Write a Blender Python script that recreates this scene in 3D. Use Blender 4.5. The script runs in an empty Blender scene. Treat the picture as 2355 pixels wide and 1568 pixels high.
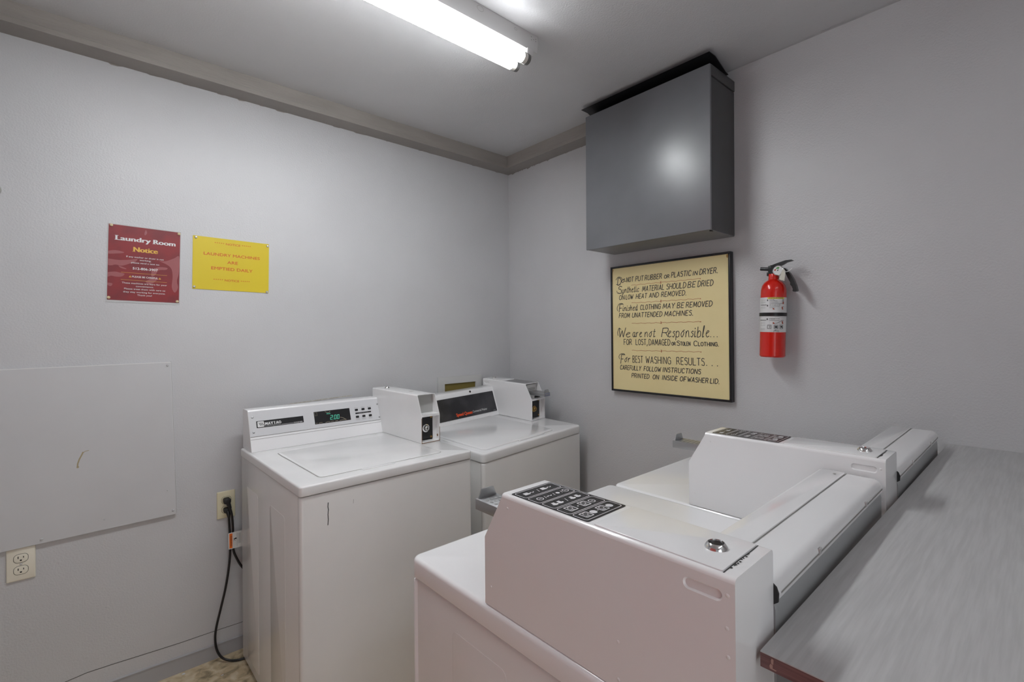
import bpy, bmesh, math, random
import numpy as np
DEBUG = False
from mathutils import Vector, Matrix
random.seed(7)
SC = bpy.context.scene
COL = SC.collection

# ---------------------------------------------------------------- camera
cam_data = bpy.data.cameras.new('camera')
cam_data.sensor_width = 36.0
cam_data.lens = 1095.9345 / 2355 * 36.0
cam_data.shift_y = -20.3383 / 2355
cam_data.clip_start = 0.02
cam = bpy.data.objects.new('camera', cam_data)
COL.objects.link(cam)
yaw, pitch, roll = math.pi / 4 + 0.063, 0.0032, -0.0092
fw0 = Vector((math.cos(0.7854 + 0.063), math.sin(0.7854 + 0.063), 0))
rt0 = Vector((fw0.y, -fw0.x, 0))
fw = fw0 * math.cos(pitch) + Vector((0, 0, 1)) * math.sin(pitch)
up0 = rt0.cross(fw)
rt = rt0 * math.cos(roll) + up0 * math.sin(roll)
up = up0 * math.cos(roll) - rt0 * math.sin(roll)
M = Matrix((rt, up, -fw)).transposed().to_4x4()
M.translation = Vector((-1.987, -2.2757, 1.3168))
cam.matrix_world = M
SC.camera = cam

# ---------------------------------------------------------------- world, daylight, exposure
W = bpy.data.worlds.new('daylight_sky')
SC.world = W
W.use_nodes = True
W.node_tree.nodes['Background'].inputs[0].default_value = (0.93, 0.96, 1.0, 1)
W.node_tree.nodes['Background'].inputs[1].default_value = 1.3
pl = bpy.data.lights.new('fill_doorway_portal', 'AREA')  # portal for the added doorway's fill daylight
pl.shape = 'RECTANGLE'; pl.size = 1.0; pl.size_y = 2.02
pl.cycles.is_portal = True
po = bpy.data.objects.new('fill_doorway_portal', pl)
po.location = (-2.2, -3.31, 1.01); po.rotation_euler = (math.radians(90), 0, 0)
COL.objects.link(po)
TUBE_STRENGTH = 43.0
SC.view_settings.view_transform = 'Standard'
SC.view_settings.look = 'None'
SC.view_settings.exposure = 0.1
SC.view_settings.gamma = 1.0
SC.view_settings.use_curve_mapping = False

# ---------------------------------------------------------------- materials
def nn(nt, t, **kw):
    n = nt.nodes.new(t)
    for k, v in kw.items():
        setattr(n, k, v)
    return n
def mat(name, col, rough=0.5, metal=0.0, bump=None, var=None, coat=0.0, emit=None, spec=0.5, stretch=(1, 1, 1), col2=None, scale2=4.0, detail2=4.0, thr=(0.35, 0.65)):
    """bump=(scale, strength, distance); var = amount of slow tonal variation; col2 = second colour mixed in by noise"""
    m = bpy.data.materials.new(name); m.use_nodes = True
    nt = m.node_tree; b = nt.nodes['Principled BSDF']
    b.inputs['Base Color'].default_value = (*col, 1)
    b.inputs['Roughness'].default_value = rough
    b.inputs['Metallic'].default_value = metal
    b.inputs['Specular IOR Level'].default_value = spec
    b.inputs['Coat Weight'].default_value = coat
    b.inputs['Coat Roughness'].default_value = 0.08
    tc = nn(nt, 'ShaderNodeTexCoord'); mp = nn(nt, 'ShaderNodeMapping')
    mp.inputs['Scale'].default_value = stretch
    nt.links.new(tc.outputs['Object'], mp.inputs['Vector'])
    if var or col2:
        n = nn(nt, 'ShaderNodeTexNoise'); n.inputs['Scale'].default_value = scale2; n.inputs['Detail'].default_value = detail2
        nt.links.new(mp.outputs[0], n.inputs['Vector'])
        r = nn(nt, 'ShaderNodeValToRGB')
        r.color_ramp.elements[0].position = thr[0]; r.color_ramp.elements[1].position = thr[1]
        c2 = col2 if col2 else tuple(c * (1 - var) for c in col)
        r.color_ramp.elements[0].color = (*c2, 1); r.color_ramp.elements[1].color = (*col, 1)
        nt.links.new(n.outputs['Fac'], r.inputs['Fac'])
        nt.links.new(r.outputs['Color'], b.inputs['Base Color'])
    if bump:
        n2 = nn(nt, 'ShaderNodeTexNoise'); n2.inputs['Scale'].default_value = bump[0]; n2.inputs['Detail'].default_value = 2.0
        nt.links.new(mp.outputs[0], n2.inputs['Vector'])
        bp = nn(nt, 'ShaderNodeBump'); bp.inputs['Strength'].default_value = bump[1]; bp.inputs['Distance'].default_value = bump[2]
        nt.links.new(n2.outputs['Fac'], bp.inputs['Height'])
        nt.links.new(bp.outputs['Normal'], b.inputs['Normal'])
    if emit:
        b.inputs['Emission Color'].default_value = (*emit[0], 1)
        b.inputs['Emission Strength'].default_value = emit[1]
    return m

def wall_mat(name, col, rough):
    """painted orange-peel plaster with scattered raised blobs"""
    m = bpy.data.materials.new(name); m.use_nodes = True
    nt = m.node_tree; b = nt.nodes['Principled BSDF']
    b.inputs['Roughness'].default_value = rough
    tc = nn(nt, 'ShaderNodeTexCoord')
    n = nn(nt, 'ShaderNodeTexNoise'); n.inputs['Scale'].default_value = 2.2; n.inputs['Detail'].default_value = 5
    r = nn(nt, 'ShaderNodeValToRGB')
    r.color_ramp.elements[0].position = 0.3; r.color_ramp.elements[1].position = 0.7
    r.color_ramp.elements[0].color = (*[c * 0.93 for c in col], 1); r.color_ramp.elements[1].color = (*col, 1)
    nt.links.new(tc.outputs['Object'], n.inputs['Vector']); nt.links.new(n.outputs['Fac'], r.inputs['Fac'])
    nt.links.new(r.outputs['Color'], b.inputs['Base Color'])
    a = nn(nt, 'ShaderNodeTexNoise'); a.inputs['Scale'].default_value = 170; a.inputs['Detail'].default_value = 2
    v = nn(nt, 'ShaderNodeTexVoronoi'); v.inputs['Scale'].default_value = 14
    vr = nn(nt, 'ShaderNodeValToRGB'); vr.color_ramp.elements[0].position = 0.03; vr.color_ramp.elements[0].color = (1, 1, 1, 1)
    vr.color_ramp.elements[1].position = 0.085; vr.color_ramp.elements[1].color = (0, 0, 0, 1)
    s = nn(nt, 'ShaderNodeTexNoise'); s.inputs['Scale'].default_value = 9; s.inputs['Detail'].default_value = 3
    for q in (a, v, s): nt.links.new(tc.outputs['Object'], q.inputs['Vector'])
    nt.links.new(v.outputs['Distance'], vr.inputs['Fac'])
    m1 = nn(nt, 'ShaderNodeMath', operation='MULTIPLY_ADD'); m1.inputs[1].default_value = 0.5
    nt.links.new(vr.outputs['Color'], m1.inputs[0]); nt.links.new(a.outputs['Fac'], m1.inputs[2])
    m2 = nn(nt, 'ShaderNodeMath', operation='MULTIPLY_ADD'); m2.inputs[1].default_value = 1.5
    nt.links.new(s.outputs['Fac'], m2.inputs[0]); nt.links.new(m1.outputs[0], m2.inputs[2])
    bp = nn(nt, 'ShaderNodeBump'); bp.inputs['Strength'].default_value = 0.42; bp.inputs['Distance'].default_value = 0.0026
    nt.links.new(m2.outputs[0], bp.inputs['Height']); nt.links.new(bp.outputs['Normal'], b.inputs['Normal'])
    return m

MW = wall_mat('wall_paint_grey', (0.59, 0.592, 0.604), 0.38)
MC = wall_mat('ceiling_paint_grey', (0.64, 0.642, 0.655), 0.42)
MTRIM = mat('trim_paint_taupe', (0.325, 0.30, 0.275), 0.42, bump=(30, 0.6, 0.0016), stretch=(1, 1, 6), var=0.12)
MTRIM_R = mat('trim_paint_taupe_right', (0.325, 0.30, 0.275), 0.42, bump=(30, 0.6, 0.0016), stretch=(1, 1, 6), var=0.12)
MBASE = mat('baseboard_paint', (0.40, 0.40, 0.41), 0.35, bump=(60, 0.2, 0.001))
MPANEL = mat('access_panel_paint', (0.59, 0.592, 0.603), 0.42, var=0.04, bump=(120, 0.10, 0.001))
def floor_mat():
    m = bpy.data.materials.new('mottled_vinyl_floor'); m.use_nodes = True
    nt = m.node_tree; b = nt.nodes['Principled BSDF']; b.inputs['Roughness'].default_value = 0.5
    tc = nn(nt, 'ShaderNodeTexCoord'); n = nn(nt, 'ShaderNodeTexNoise')
    n.inputs['Scale'].default_value = 26; n.inputs['Detail'].default_value = 6; n.inputs['Distortion'].default_value = 0.6
    nt.links.new(tc.outputs['Object'], n.inputs['Vector'])
    r = nn(nt, 'ShaderNodeValToRGB')
    r.color_ramp.elements[0].position = 0.30; r.color_ramp.elements[0].color = (0.26, 0.21, 0.13, 1)
    r.color_ramp.elements[1].position = 0.72; r.color_ramp.elements[1].color = (0.78, 0.70, 0.54, 1)
    e = r.color_ramp.elements.new(0.5); e.color = (0.60, 0.48, 0.30, 1)
    nt.links.new(n.outputs['Fac'], r.inputs['Fac']); nt.links.new(r.outputs['Color'], b.inputs['Base Color'])
    return m
MFLOOR = floor_mat()
MENAM = mat('white_enamel', (0.84, 0.84, 0.845), 0.16, coat=0.3)
MENAM_W = mat('white_enamel_worn', (0.84, 0.84, 0.84), 0.22, coat=0.25, var=0.05, scale2=6)
MSIDE = mat('off_white_enamel_side', (0.77, 0.76, 0.745), 0.24, coat=0.25, var=0.05, scale2=3)
MCONS = mat('silver_white_panel', (0.64, 0.645, 0.66), 0.35)
MBLACK = mat('black_plastic', (0.012, 0.012, 0.013), 0.32)
MBLKPANEL = mat('black_glass_panel', (0.022, 0.022, 0.026), 0.22, col2=(0.045, 0.045, 0.05), scale2=9, thr=(0.42, 0.6))
MGAP = mat('dark_gap', (0.03, 0.03, 0.03), 0.8)
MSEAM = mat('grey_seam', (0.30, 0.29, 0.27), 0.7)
MCHROME = mat('chrome', (0.78, 0.78, 0.78), 0.12, metal=1)
MSTEEL = mat('brushed_zinc', (0.42, 0.425, 0.43), 0.38, metal=0.85, bump=(80, 0.1, 0.0005))
MSTEEL_L = mat('light_zinc', (0.62, 0.62, 0.61), 0.33, metal=0.7)
MBRASS = mat('brass', (0.42, 0.26, 0.09), 0.35, metal=1)
MGALV = mat('galvanised_sheet', (0.48, 0.48, 0.465), 0.5, metal=0.45, var=0.1)
MZINCD = mat('dull_zinc_back', (0.40, 0.415, 0.42), 0.38, metal=0.35)
MRUST = mat('rusty_edge', (0.20, 0.11, 0.05), 0.8)
MWHITE = mat('white_print', (0.72, 0.72, 0.72), 0.5)
MGREYP = mat('grey_print', (0.30, 0.30, 0.31), 0.5)
MFAINT = mat('faint_grey_print', (0.66, 0.66, 0.67), 0.5)
MGREEN = mat('green_display_digits', (0.02, 0.10, 0.07), 0.4, emit=((0.10, 0.62, 0.42), 0.7))
MORANGE = mat('orange_red_print', (0.85, 0.085, 0.015), 0.45)
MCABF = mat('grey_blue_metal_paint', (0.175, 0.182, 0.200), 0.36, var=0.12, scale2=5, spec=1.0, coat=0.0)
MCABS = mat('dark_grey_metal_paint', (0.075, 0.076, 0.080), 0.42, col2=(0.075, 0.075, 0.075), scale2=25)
MHOOD = mat('black_sheet_metal', (0.012, 0.012, 0.014), 0.35)
MCREAM = mat('cream_sign_board', (0.86, 0.74, 0.40), 0.45, col2=(0.82, 0.69, 0.355), scale2=5)
MINK = mat('black_sign_paint', (0.035, 0.036, 0.038), 0.5)
MREDINK = mat('red_sign_paint', (0.42, 0.06, 0.02), 0.5)
MFRAME = mat('black_frame', (0.012, 0.012, 0.015), 0.25)
MREDPOST = mat('dark_red_poster', (0.25, 0.022, 0.026), 0.4, col2=(0.19, 0.022, 0.028), scale2=12, thr=(0.4, 0.6))
MPINK = mat('washed_pink_print', (0.33, 0.10, 0.105), 0.4)
MGOLD = mat('gold_print', (0.72, 0.42, 0.07), 0.45)
MPLASTIC = mat('clear_sleeve_edge', (0.52, 0.53, 0.53), 0.2)
MYEL = mat('yellow_laminate', (0.68, 0.53, 0.035), 0.28)
MYINK = mat('orange_red_notice_ink', (0.60, 0.12, 0.02), 0.4)
MPIN = mat('ivory_pin', (0.66, 0.54, 0.33), 0.35)
MRED = mat('fire_red_enamel', (0.66, 0.012, 0.004), 0.22, coat=0.4)
MIVORY = mat('ivory_plastic', (0.72, 0.67, 0.47), 0.35)
MIVORY_L = mat('ivory_plastic_light', (0.80, 0.76, 0.64), 0.35)
MCORD = mat('black_cord_rubber', (0.010, 0.010, 0.011), 0.4)
MTAGW = mat('white_tag', (0.70, 0.70, 0.68), 0.45)
MTAGO = mat('orange_warning', (0.85, 0.17, 0.012), 0.45)
MTUBE = mat('fluorescent_tube_glow', (0.9, 0.9, 0.9), 0.3, emit=((0.955, 0.98, 1.0), TUBE_STRENGTH))
MTUBETOP = mat('fluorescent_tube_dimmed_top', (0.8, 0.8, 0.8), 0.4, emit=((0.955, 0.98, 1.0), 5.0))
MTUBEEND = mat('tube_end_glass', (0.75, 0.74, 0.70), 0.25)
MCAP = mat('tube_cap_metal', (0.22, 0.22, 0.22), 0.35, metal=0.7)
MFIX = mat('fixture_white_enamel', (0.66, 0.655, 0.65), 0.35, var=0.04)
MLAM = mat('grey_laminate', (0.50, 0.497, 0.497), 0.36, col2=(0.43, 0.427, 0.427), scale2=30, detail2=5, stretch=(0.35, 6, 6), bump=(40, 0.05, 0.0005))
MCEDGE = mat('red_brown_wood_edge', (0.20, 0.100, 0.098), 0.5, col2=(0.13, 0.064, 0.063), scale2=60, stretch=(6, 0.3, 6))
MDOOR = mat('oxide_red_bounce_paint', (0.55, 0.12, 0.10), 0.55)
MBOXIN = mat('ochre_recess', (0.20, 0.155, 0.035), 0.7)
MSTAIN = mat('tan_glue', (0.40, 0.33, 0.20), 0.5)
MLABELY = mat('yellow_label', (0.82, 0.66, 0.04), 0.45)

# ---------------------------------------------------------------- mesh builder
class B:
    def __init__(s): s.v = []; s.f = []; s.m = []
    def add(s, vs, fs, mi=0):
        o = len(s.v); s.v += [tuple(p) for p in vs]
        for f in fs: s.f.append(tuple(i + o for i in f)); s.m.append(mi)
    @staticmethod
    def perm(p, ax):
        a, b, c = p
        return (a, b, c) if ax == 'z' else ((c, a, b) if ax == 'x' else (a, c, b))
    def slab(s, a0, a1, b0, b1, c0, c1, R=0.0, bt=0.0, bb=0.0, ax='z', mi=0, seg=4, bs=3):
        """rounded rectangle a0..a1 x b0..b1 extruded c0..c1 along ax; R corner radius, bt/bb rounding at c1/c0"""
        R = min(R, (a1 - a0) / 2 - 1e-5, (b1 - b0) / 2 - 1e-5)
        R = max(R, 0)
        def ring(d, c):
            r = max(R - d, 0.0); A0, A1, B0, B1 = a0 + d, a1 - d, b0 + d, b1 - d
            pts = []
            for (cx, cy, st) in ((A1 - r, B1 - r, 0), (A0 + r, B1 - r, 90), (A0 + r, B0 + r, 180), (A1 - r, B0 + r, 270)):
                if R <= 0: pts.append((cx, cy, c)); continue
                for k in range(seg + 1):
                    t = math.radians(st + 90 * k / seg); pts.append((cx + r * math.cos(t), cy + r * math.sin(t), c))
            return pts
        rings = []
        if bb > 0:
            for k in range(bs + 1):
                t = math.pi / 2 * k / bs; rings.append(ring(bb * (1 - math.sin(t)), c0 + bb * (1 - math.cos(t))))
        else: rings.append(ring(0, c0))
        if bt > 0:
            for k in range(bs + 1):
                t = math.pi / 2 * k / bs; rings.append(ring(bt * (1 - math.cos(t)), c1 - bt * (1 - math.sin(t))))
        else: rings.append(ring(0, c1))
        s.loft(rings, ax, mi)
    def loft(s, rings, ax='z', mi=0, cap=True):
        n = len(rings[0]); vs = []; fs = []
        for r in rings: vs += [s.perm(p, ax) for p in r]
        for k in range(len(rings) - 1):
            for i in range(n):
                j = (i + 1) % n; fs.append((k * n + i, k * n + j, (k + 1) * n + j, (k + 1) * n + i))
        if cap:
            fs.append(tuple(range(n))[::-1]); fs.append(tuple((len(rings) - 1) * n + i for i in range(n)))
        s.add(vs, fs, mi)
    def box(s, x0, x1, y0, y1, z0, z1, mi=0, bev=0.0):
        if bev: s.slab(x0, x1, y0, y1, z0, z1, bev, bev, bev, mi=mi, seg=2, bs=2)
        else: s.slab(x0, x1, y0, y1, z0, z1, mi=mi)
    def prism(s, poly, c0, c1, ax='x', mi=0):
        s.loft([[(a, b, c0) for a, b in poly], [(a, b, c1) for a, b in poly]], ax, mi)
    def cyl(s, p0, p1, r0, r1=None, n=20, mi=0, cap=True):
        s.tube([p0, p1], [r0, r0 if r1 is None else r1], n, mi, cap)
    def tube(s, path, r, n=10, mi=0, cap=True, flat=1.0, flatdir=None):
        P = [Vector(p) for p in path]
        rr = r if isinstance(r, (list, tuple)) else [r] * len(P)
        rings = []; prev = None
        for i, p in enumerate(P):
            t = (P[min(i + 1, len(P) - 1)] - P[max(i - 1, 0)])
            if t.length < 1e-9: t = Vector((0, 0, 1))
            t.normalize()
            if prev is None:
                a = Vector(flatdir) if flatdir else (Vector((0, 0, 1)) if abs(t.z) < 0.9 else Vector((1, 0, 0)))
            else: a = prev
            a = (a - t * a.dot(t)).normalized(); b = t.cross(a); prev = a
            rings.append([tuple(p + a * math.cos(2 * math.pi * k / n) * rr[i] + b * math.sin(2 * math.pi * k / n) * rr[i] * flat) for k in range(n)])
        s.loft(rings, 'z', mi, cap)
    def lathe(s, prof, n=32, mi=0, c=(0, 0, 0), ax='z'):
        rings = [[(r * math.cos(2 * math.pi * k / n), r * math.sin(2 * math.pi * k / n), z) for k in range(n)] for r, z in prof]
        o = len(s.v); s.loft(rings, ax, mi)
        for i in range(o, len(s.v)): s.v[i] = tuple(s.v[i][k] + c[k] for k in range(3))
    def lift(s, F):
        """each painted stroke lies a hair above the one before, so that overlapping strokes never coincide"""
        s.k = (getattr(s, 'k', 0) + 1) % 12
        o = Vector(F(0, 0)); n = (Vector(F(1, 0)) - o).cross(Vector(F(0, 1)) - o)
        if n.length < 1e-15: return F
        d = n.normalized() * (s.k * 2.0e-5)
        return lambda a, c: tuple(Vector(F(a, c)) + d)
    def ribbon(s, pts, w, F, closed=False, mi=0, nib=None):
        """flat stroke of width w through 2D pts mapped by frame F"""
        P = [Vector((p[0], p[1])) for p in pts]
        if len(P) < 2: return
        n = len(P); L = []; Rr = []
        for i in range(n):
            a = P[(i - 1) % n] if (closed or i > 0) else P[i]
            c = P[(i + 1) % n] if (closed or i < n - 1) else P[i]
            t = c - a
            if t.length < 1e-9: t = Vector((1, 0))
            t.normalize(); nr = Vector((-t.y, t.x)); ww = w
            if nib is not None: ww = w * (nib + (1 - nib) * abs(t.y))
            if not closed:
                if i == 0: P[i] = P[i] - t * ww * 0.25
                if i == n - 1: P[i] = P[i] + t * ww * 0.25
            L.append(P[i] + nr * ww / 2); Rr.append(P[i] - nr * ww / 2)
        F = s.lift(F); vs = [F(p.x, p.y) for p in L] + [F(p.x, p.y) for p in Rr]; fs = []
        for i in range(n if closed else n - 1):
            j = (i + 1) % n; fs.append((i, n + i, n + j, j))
        s.add(vs, fs, mi)
    def poly(s, pts, F, mi=0):
        F = s.lift(F); s.add([F(a, b) for a, b in pts], [tuple(range(len(pts)))], mi)
    def rect(s, x0, x1, y0, y1, F, mi=0, R=0.0):
        if R <= 0: s.poly([(x0, y0), (x1, y0), (x1, y1), (x0, y1)], F, mi); return
        s.poly(rrect(x0, x1, y0, y1, R), F, mi)
    def disc(s, x, y, r, F, mi=0, n=16, ry=None):
        ry = ry or r
        s.poly([(x + r * math.cos(2 * math.pi * k / n), y + ry * math.sin(2 * math.pi * k / n)) for k in range(n)], F, mi)
    def pieces(s):
        """face lists of the groups of loose islands that lie apart from each other"""
        p = list(range(len(s.v)))
        def root(i):
            while p[i] != i: p[i] = p[p[i]]; i = p[i]
            return i
        for f in s.f:
            for i in f[1:]: p[root(i)] = root(f[0])
        ids = sorted({root(f[0]) for f in s.f}); lo = {}; hi = {}
        for i in range(len(s.v)):
            r_ = root(i)
            if r_ not in lo: lo[r_] = list(s.v[i]); hi[r_] = list(s.v[i])
            for k in range(3): lo[r_][k] = min(lo[r_][k], s.v[i][k]); hi[r_][k] = max(hi[r_][k], s.v[i][k])
        n = len(ids); L = np.array([lo[i] for i in ids]); Hh = np.array([hi[i] for i in ids]); size = (Hh - L).max(axis=1)
        gap = np.maximum(0, np.maximum(L[:, None] - Hh[None], L[None] - Hh[:, None])); near = np.sqrt((gap ** 2).sum(2)) <= np.maximum(0.019, 0.48 * np.maximum(size[:, None], size[None]))
        q = list(range(n))
        def rq(i):
            while q[i] != i: q[i] = q[q[i]]; i = q[i]
            return i
        for a, c in zip(*np.nonzero(np.triu(near, 1))): q[rq(int(a))] = rq(int(c))
        pos = {i: rq(k) for k, i in enumerate(ids)}; out = {}
        for k, f in enumerate(s.f): out.setdefault(pos[root(f[0])], []).append(k)
        return list(out.values())
    def link(s, name, mats, parent=None, smooth=35, fix=True):
        ps = s.pieces() if parent and 1 < len(s.f) < 60000 else []
        if len(ps) > 1:
            first = None
            for fl in ps:
                c = B(); mp = {}
                for k in fl:
                    f = []
                    for i in s.f[k]:
                        if i not in mp: mp[i] = len(c.v); c.v.append(s.v[i])
                        f.append(mp[i])
                    c.f.append(tuple(f)); c.m.append(s.m[k])
                o = c._link(name, mats, parent, smooth, fix); first = first or o
            if DEBUG: print('SPLIT', name, parent.name, len(ps))
            return first
        return s._link(name, mats, parent, smooth, fix)
    def _link(s, name, mats, parent=None, smooth=35, fix=True):
        me = bpy.data.meshes.new(name)
        me.from_pydata(s.v, [], s.f)
        mats = mats if isinstance(mats, (list, tuple)) else [mats]
        for m in mats: me.materials.append(m)
        me.polygons.foreach_set('material_index', s.m)
        if fix:
            bm = bmesh.new(); bm.from_mesh(me)
            bmesh.ops.recalc_face_normals(bm, faces=bm.faces); bm.to_mesh(me); bm.free()
        if smooth:
            me.polygons.foreach_set('use_smooth', [True] * len(me.polygons))
            me.set_sharp_from_angle(angle=math.radians(smooth))
        me.update()
        o = bpy.data.objects.new(name, me); COL.objects.link(o)
        if parent: o.parent = parent
        return o

def rrect(x0, x1, y0, y1, R, seg=4):
    pts = []
    for (cx, cy, st) in ((x1 - R, y1 - R, 0), (x0 + R, y1 - R, 90), (x0 + R, y0 + R, 180), (x1 - R, y0 + R, 270)):
        for k in range(seg + 1):
            t = math.radians(st + 90 * k / seg); pts.append((cx + R * math.cos(t), cy + R * math.sin(t)))
    return pts

def frame(o, ex, ey, off=0.0004, sc=0.001):
    """2D (mm) -> 3D map on the plane through o spanned by ex, ey"""
    o = Vector(o); ex = Vector(ex).normalized(); ey = Vector(ey); ey = (ey - ex * ey.dot(ex)).normalized(); n = ex.cross(ey)
    oo = o + n * off
    return lambda a, b: tuple(oo + ex * (a * sc) + ey * (b * sc))

def thing(name, label, cat, loc=(0, 0, 0), rot=(0, 0, 0), group=None):
    o = bpy.data.objects.new(name, None); COL.objects.link(o)
    o.location = loc; o.rotation_euler = rot; o.empty_display_size = 0.1
    o['label'] = label; o['category'] = cat
    if group: o['group'] = group
    return o
def tag(o, label, cat, group=None):
    o['label'] = label; o['category'] = cat
    if group: o['group'] = group
    return o
def struct(o):
    o['kind'] = 'structure'; return o

# ---------------------------------------------------------------- lettering
_fc = {}
def font_mesh(text, bold=0.0, shear=0.0, spacing=1.0):
    key = (text, bold, shear, spacing)
    if key in _fc: return _fc[key]
    cu = bpy.data.curves.new('letters', 'FONT'); cu.body = text; cu.size = 1.0; cu.offset = bold; cu.shear = shear
    cu.space_character = spacing; cu.resolution_u = 3; cu.fill_mode = 'FRONT'
    ob = bpy.data.objects.new('letters', cu); COL.objects.link(ob)
    dg = bpy.context.evaluated_depsgraph_get()
    me = ob.evaluated_get(dg).to_mesh()
    vs = [(v.co.x, v.co.y) for v in me.vertices]; fs = [tuple(p.vertices) for p in me.polygons]
    ob.evaluated_get(dg).to_mesh_clear()
    bpy.data.objects.remove(ob); bpy.data.curves.remove(cu)
    _fc[key] = (vs, fs); return vs, fs
def put_text(b, text, x0, x1, y, h, F, mi=0, bold=0.0, shear=0.0, spacing=1.0, wide=0.0):
    """text fitted between x0 and x1 on baseline y with capital height h"""
    vs, fs = font_mesh(text, 0.0, shear, spacing)
    if not vs: return
    a = min(v[0] for v in vs); c = max(v[0] for v in vs); kh = h / 0.70
    e = max(bold, wide) * kh; k = (x1 - x0 - 2 * e) / max(c - a, 1e-6)
    for (dx, dy) in (((0, 0), (e, 0), (-e, 0), (0, e), (0, -e)) if bold else (((-e, 0), (-e / 2, 0), (0, 0), (e / 2, 0), (e, 0)) if wide else ((0, 0),))):    # heavier weights are struck several times
        G = b.lift(F)
        b.add([G(x0 + e + dx + (v[0] - a) * k, y + dy + v[1] * kh) for v in vs], fs, mi)

# single-stroke hand lettering: two hex digits per point (x, y); baseline y=3, capital height y=d; '~' smooth
GL = {
 'A': (6, '033d63|1656'), 'B': (6, '0d03|~0d4d5b4908|~08385664 3303'), 'C': (6, '~6b4d1c08143364'), 'D': (6, '0d03|~0d3d6a663303'),
 'E': (5, '5d0d0353|0848'), 'F': (5, '5d0d03|0848'), 'G': (6, '~6b4d1c0814436468|4868'), 'H': (6, '030d|636d|0868'), 'I': (1, '030d'),
 'J': (4, '~4d452304'), 'K': (6, '030d|5d0863'), 'L': (5, '0d0353'), 'M': (8, '031d457d83'), 'N': (6, '030d636d'), 'O': (6, '~3d1c0a06143354666a5c3d'),
 'P': (5, '030d|~0d4d5b4808'), 'R': (6, '030d|~0d4d5b4808|3863'), 'S': (5, '~5c2d0b1939564304'), 'T': (6, '0d6d|3d33'), 'U': (6, '~0d053365 6d'),
 'V': (6, '0d336d'), 'W': (8, '0d234a638d'), 'Y': (6, '0d386d|3833'), '.': (1, '0313'), ',': (1, '1401'),
 'a': (6, '~5929062344 58|~59546374'), 'b': (6, '0d03|~06295854 2303'), 'c': (5, '~582906 132354'), 'd': (6, '~59290623 4458|~5d546374'), 'e': (5, '~0648 4929062354'),
 'h': (6, '0d03|~0629495563'), 'i': (2, '~09041324|0b0c'), 'l': (3, '~042d1d041324'), 'n': (6, '0903|~0629495563'), 'm': (9, '0903|~0629384543|~4668798593'), 'o': (6, '~3906 234558395a6a'),
 'p': (6, '0900|~0729585423 04'), 'r': (5, '0903|~06293949'), 's': (4, '~483918274634 2304'), '0': (6, '~3919 0624334466584939'), 't': (4, '~2d142344|0a4a'), 'u': (6, '~0905235559|5953'), 'y': (6, '~0905235458|~5953300114'),
}
def glyph_lines(ch):
    w, d = GL[ch]; out = []
    for part in d.split('|'):
        sm = part.startswith('~'); t = part.replace('~', '').replace(' ', '')
        pts = [(int(t[i], 16) / 10.0, (int(t[i + 1], 16) - 3) / 10.0) for i in range(0, len(t) - 1, 2)]
        if sm and len(pts) > 2:
            q = []
            for i in range(len(pts) - 1):
                p0 = pts[max(i - 1, 0)]; p1 = pts[i]; p2 = pts[i + 1]; p3 = pts[min(i + 2, len(pts) - 1)]
                for k in range(6):
                    u = k / 6
                    q.append(tuple(0.5 * (2 * p1[j] + (p2[j] - p0[j]) * u + (2 * p0[j] - 5 * p1[j] + 4 * p2[j] - p3[j]) * u * u + (3 * p1[j] - p0[j] - 3 * p2[j] + p3[j]) * u ** 3) for j in (0, 1)))
            q.append(pts[-1]); pts = q
        out.append(pts)
    return w / 10.0, out
def put_strokes(b, text, x0, x1, y, h, w, F, mi=0, slant=0.0, nib=None, serif=0.0, gap=0.26):
    pen = 0.0; lines = []
    for ch in text:
        if ch == ' ': pen += 0.45; continue
        gw, ls = glyph_lines(ch)
        for l in ls: lines.append([(p[0] + pen + slant * p[1], p[1]) for p in l])
        pen += gw + gap
    a = min(p[0] for l in lines for p in l); c = max(p[0] for l in lines for p in l); k = (x1 - x0) / (c - a)
    for l in lines:
        P = [(x0 + (p[0] - a) * k, y + p[1] * h) for p in l]
        run = [P[0]]
        for i in range(1, len(P)):       # break the stroke where it turns sharply
            run.append(P[i])
            if i < len(P) - 1:
                u = Vector(P[i]) - Vector(P[i - 1]); v = Vector(P[i + 1]) - Vector(P[i])
                if u.length > 1e-6 and v.length > 1e-6 and u.angle(v) > 0.75: b.ribbon(run, w, F, mi=mi, nib=nib); run = [P[i]]
        b.ribbon(run, w, F, mi=mi, nib=nib)
        if serif:
            for (e, q) in ((P[0], P[1]), (P[-1], P[-2])):
                if abs(e[1] - q[1]) > abs(e[0] - q[0]) * 1.2:
                    b.ribbon([(e[0] - serif, e[1]), (e[0] + serif, e[1])], w * 0.35, F, mi=mi)

# ================================================================ SETTING
H = 2.394
XW, YB = -2.80, -3.30
b = B(); b.box(XW - 0.1, 0.1, YB - 0.1, 0.1, -0.08, 0.0); struct(b.link('floor', MFLOOR, smooth=0))
b = B(); b.box(XW - 0.1, 0.1, YB - 0.1, 0.1, H, H + 0.08); struct(b.link('ceiling', MC, smooth=0))
b = B(); b.box(XW - 0.1, 0.1, 0.0, 0.1, 0, H); wl = struct(b.link('wall_left', MW, smooth=0))
b = B(); b.box(0.0, 0.1, YB, 0.0, 0, H); wr = struct(b.link('wall_right', MW, smooth=0))
b = B(); b.box(XW - 0.1, XW, YB, 0.0, 0, H); struct(b.link('wall_front', MW, smooth=0))
b = B()   # back wall behind the camera; unseen doorway added to let fill daylight in
b.box(XW, -2.7, YB - 0.1, YB, 0, H); b.box(-1.7, 0.0, YB - 0.1, YB, 0, H); b.box(-2.7, -1.7, YB - 0.1, YB, 2.03, H)
struct(b.link('wall_back', MW, smooth=0))
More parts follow.
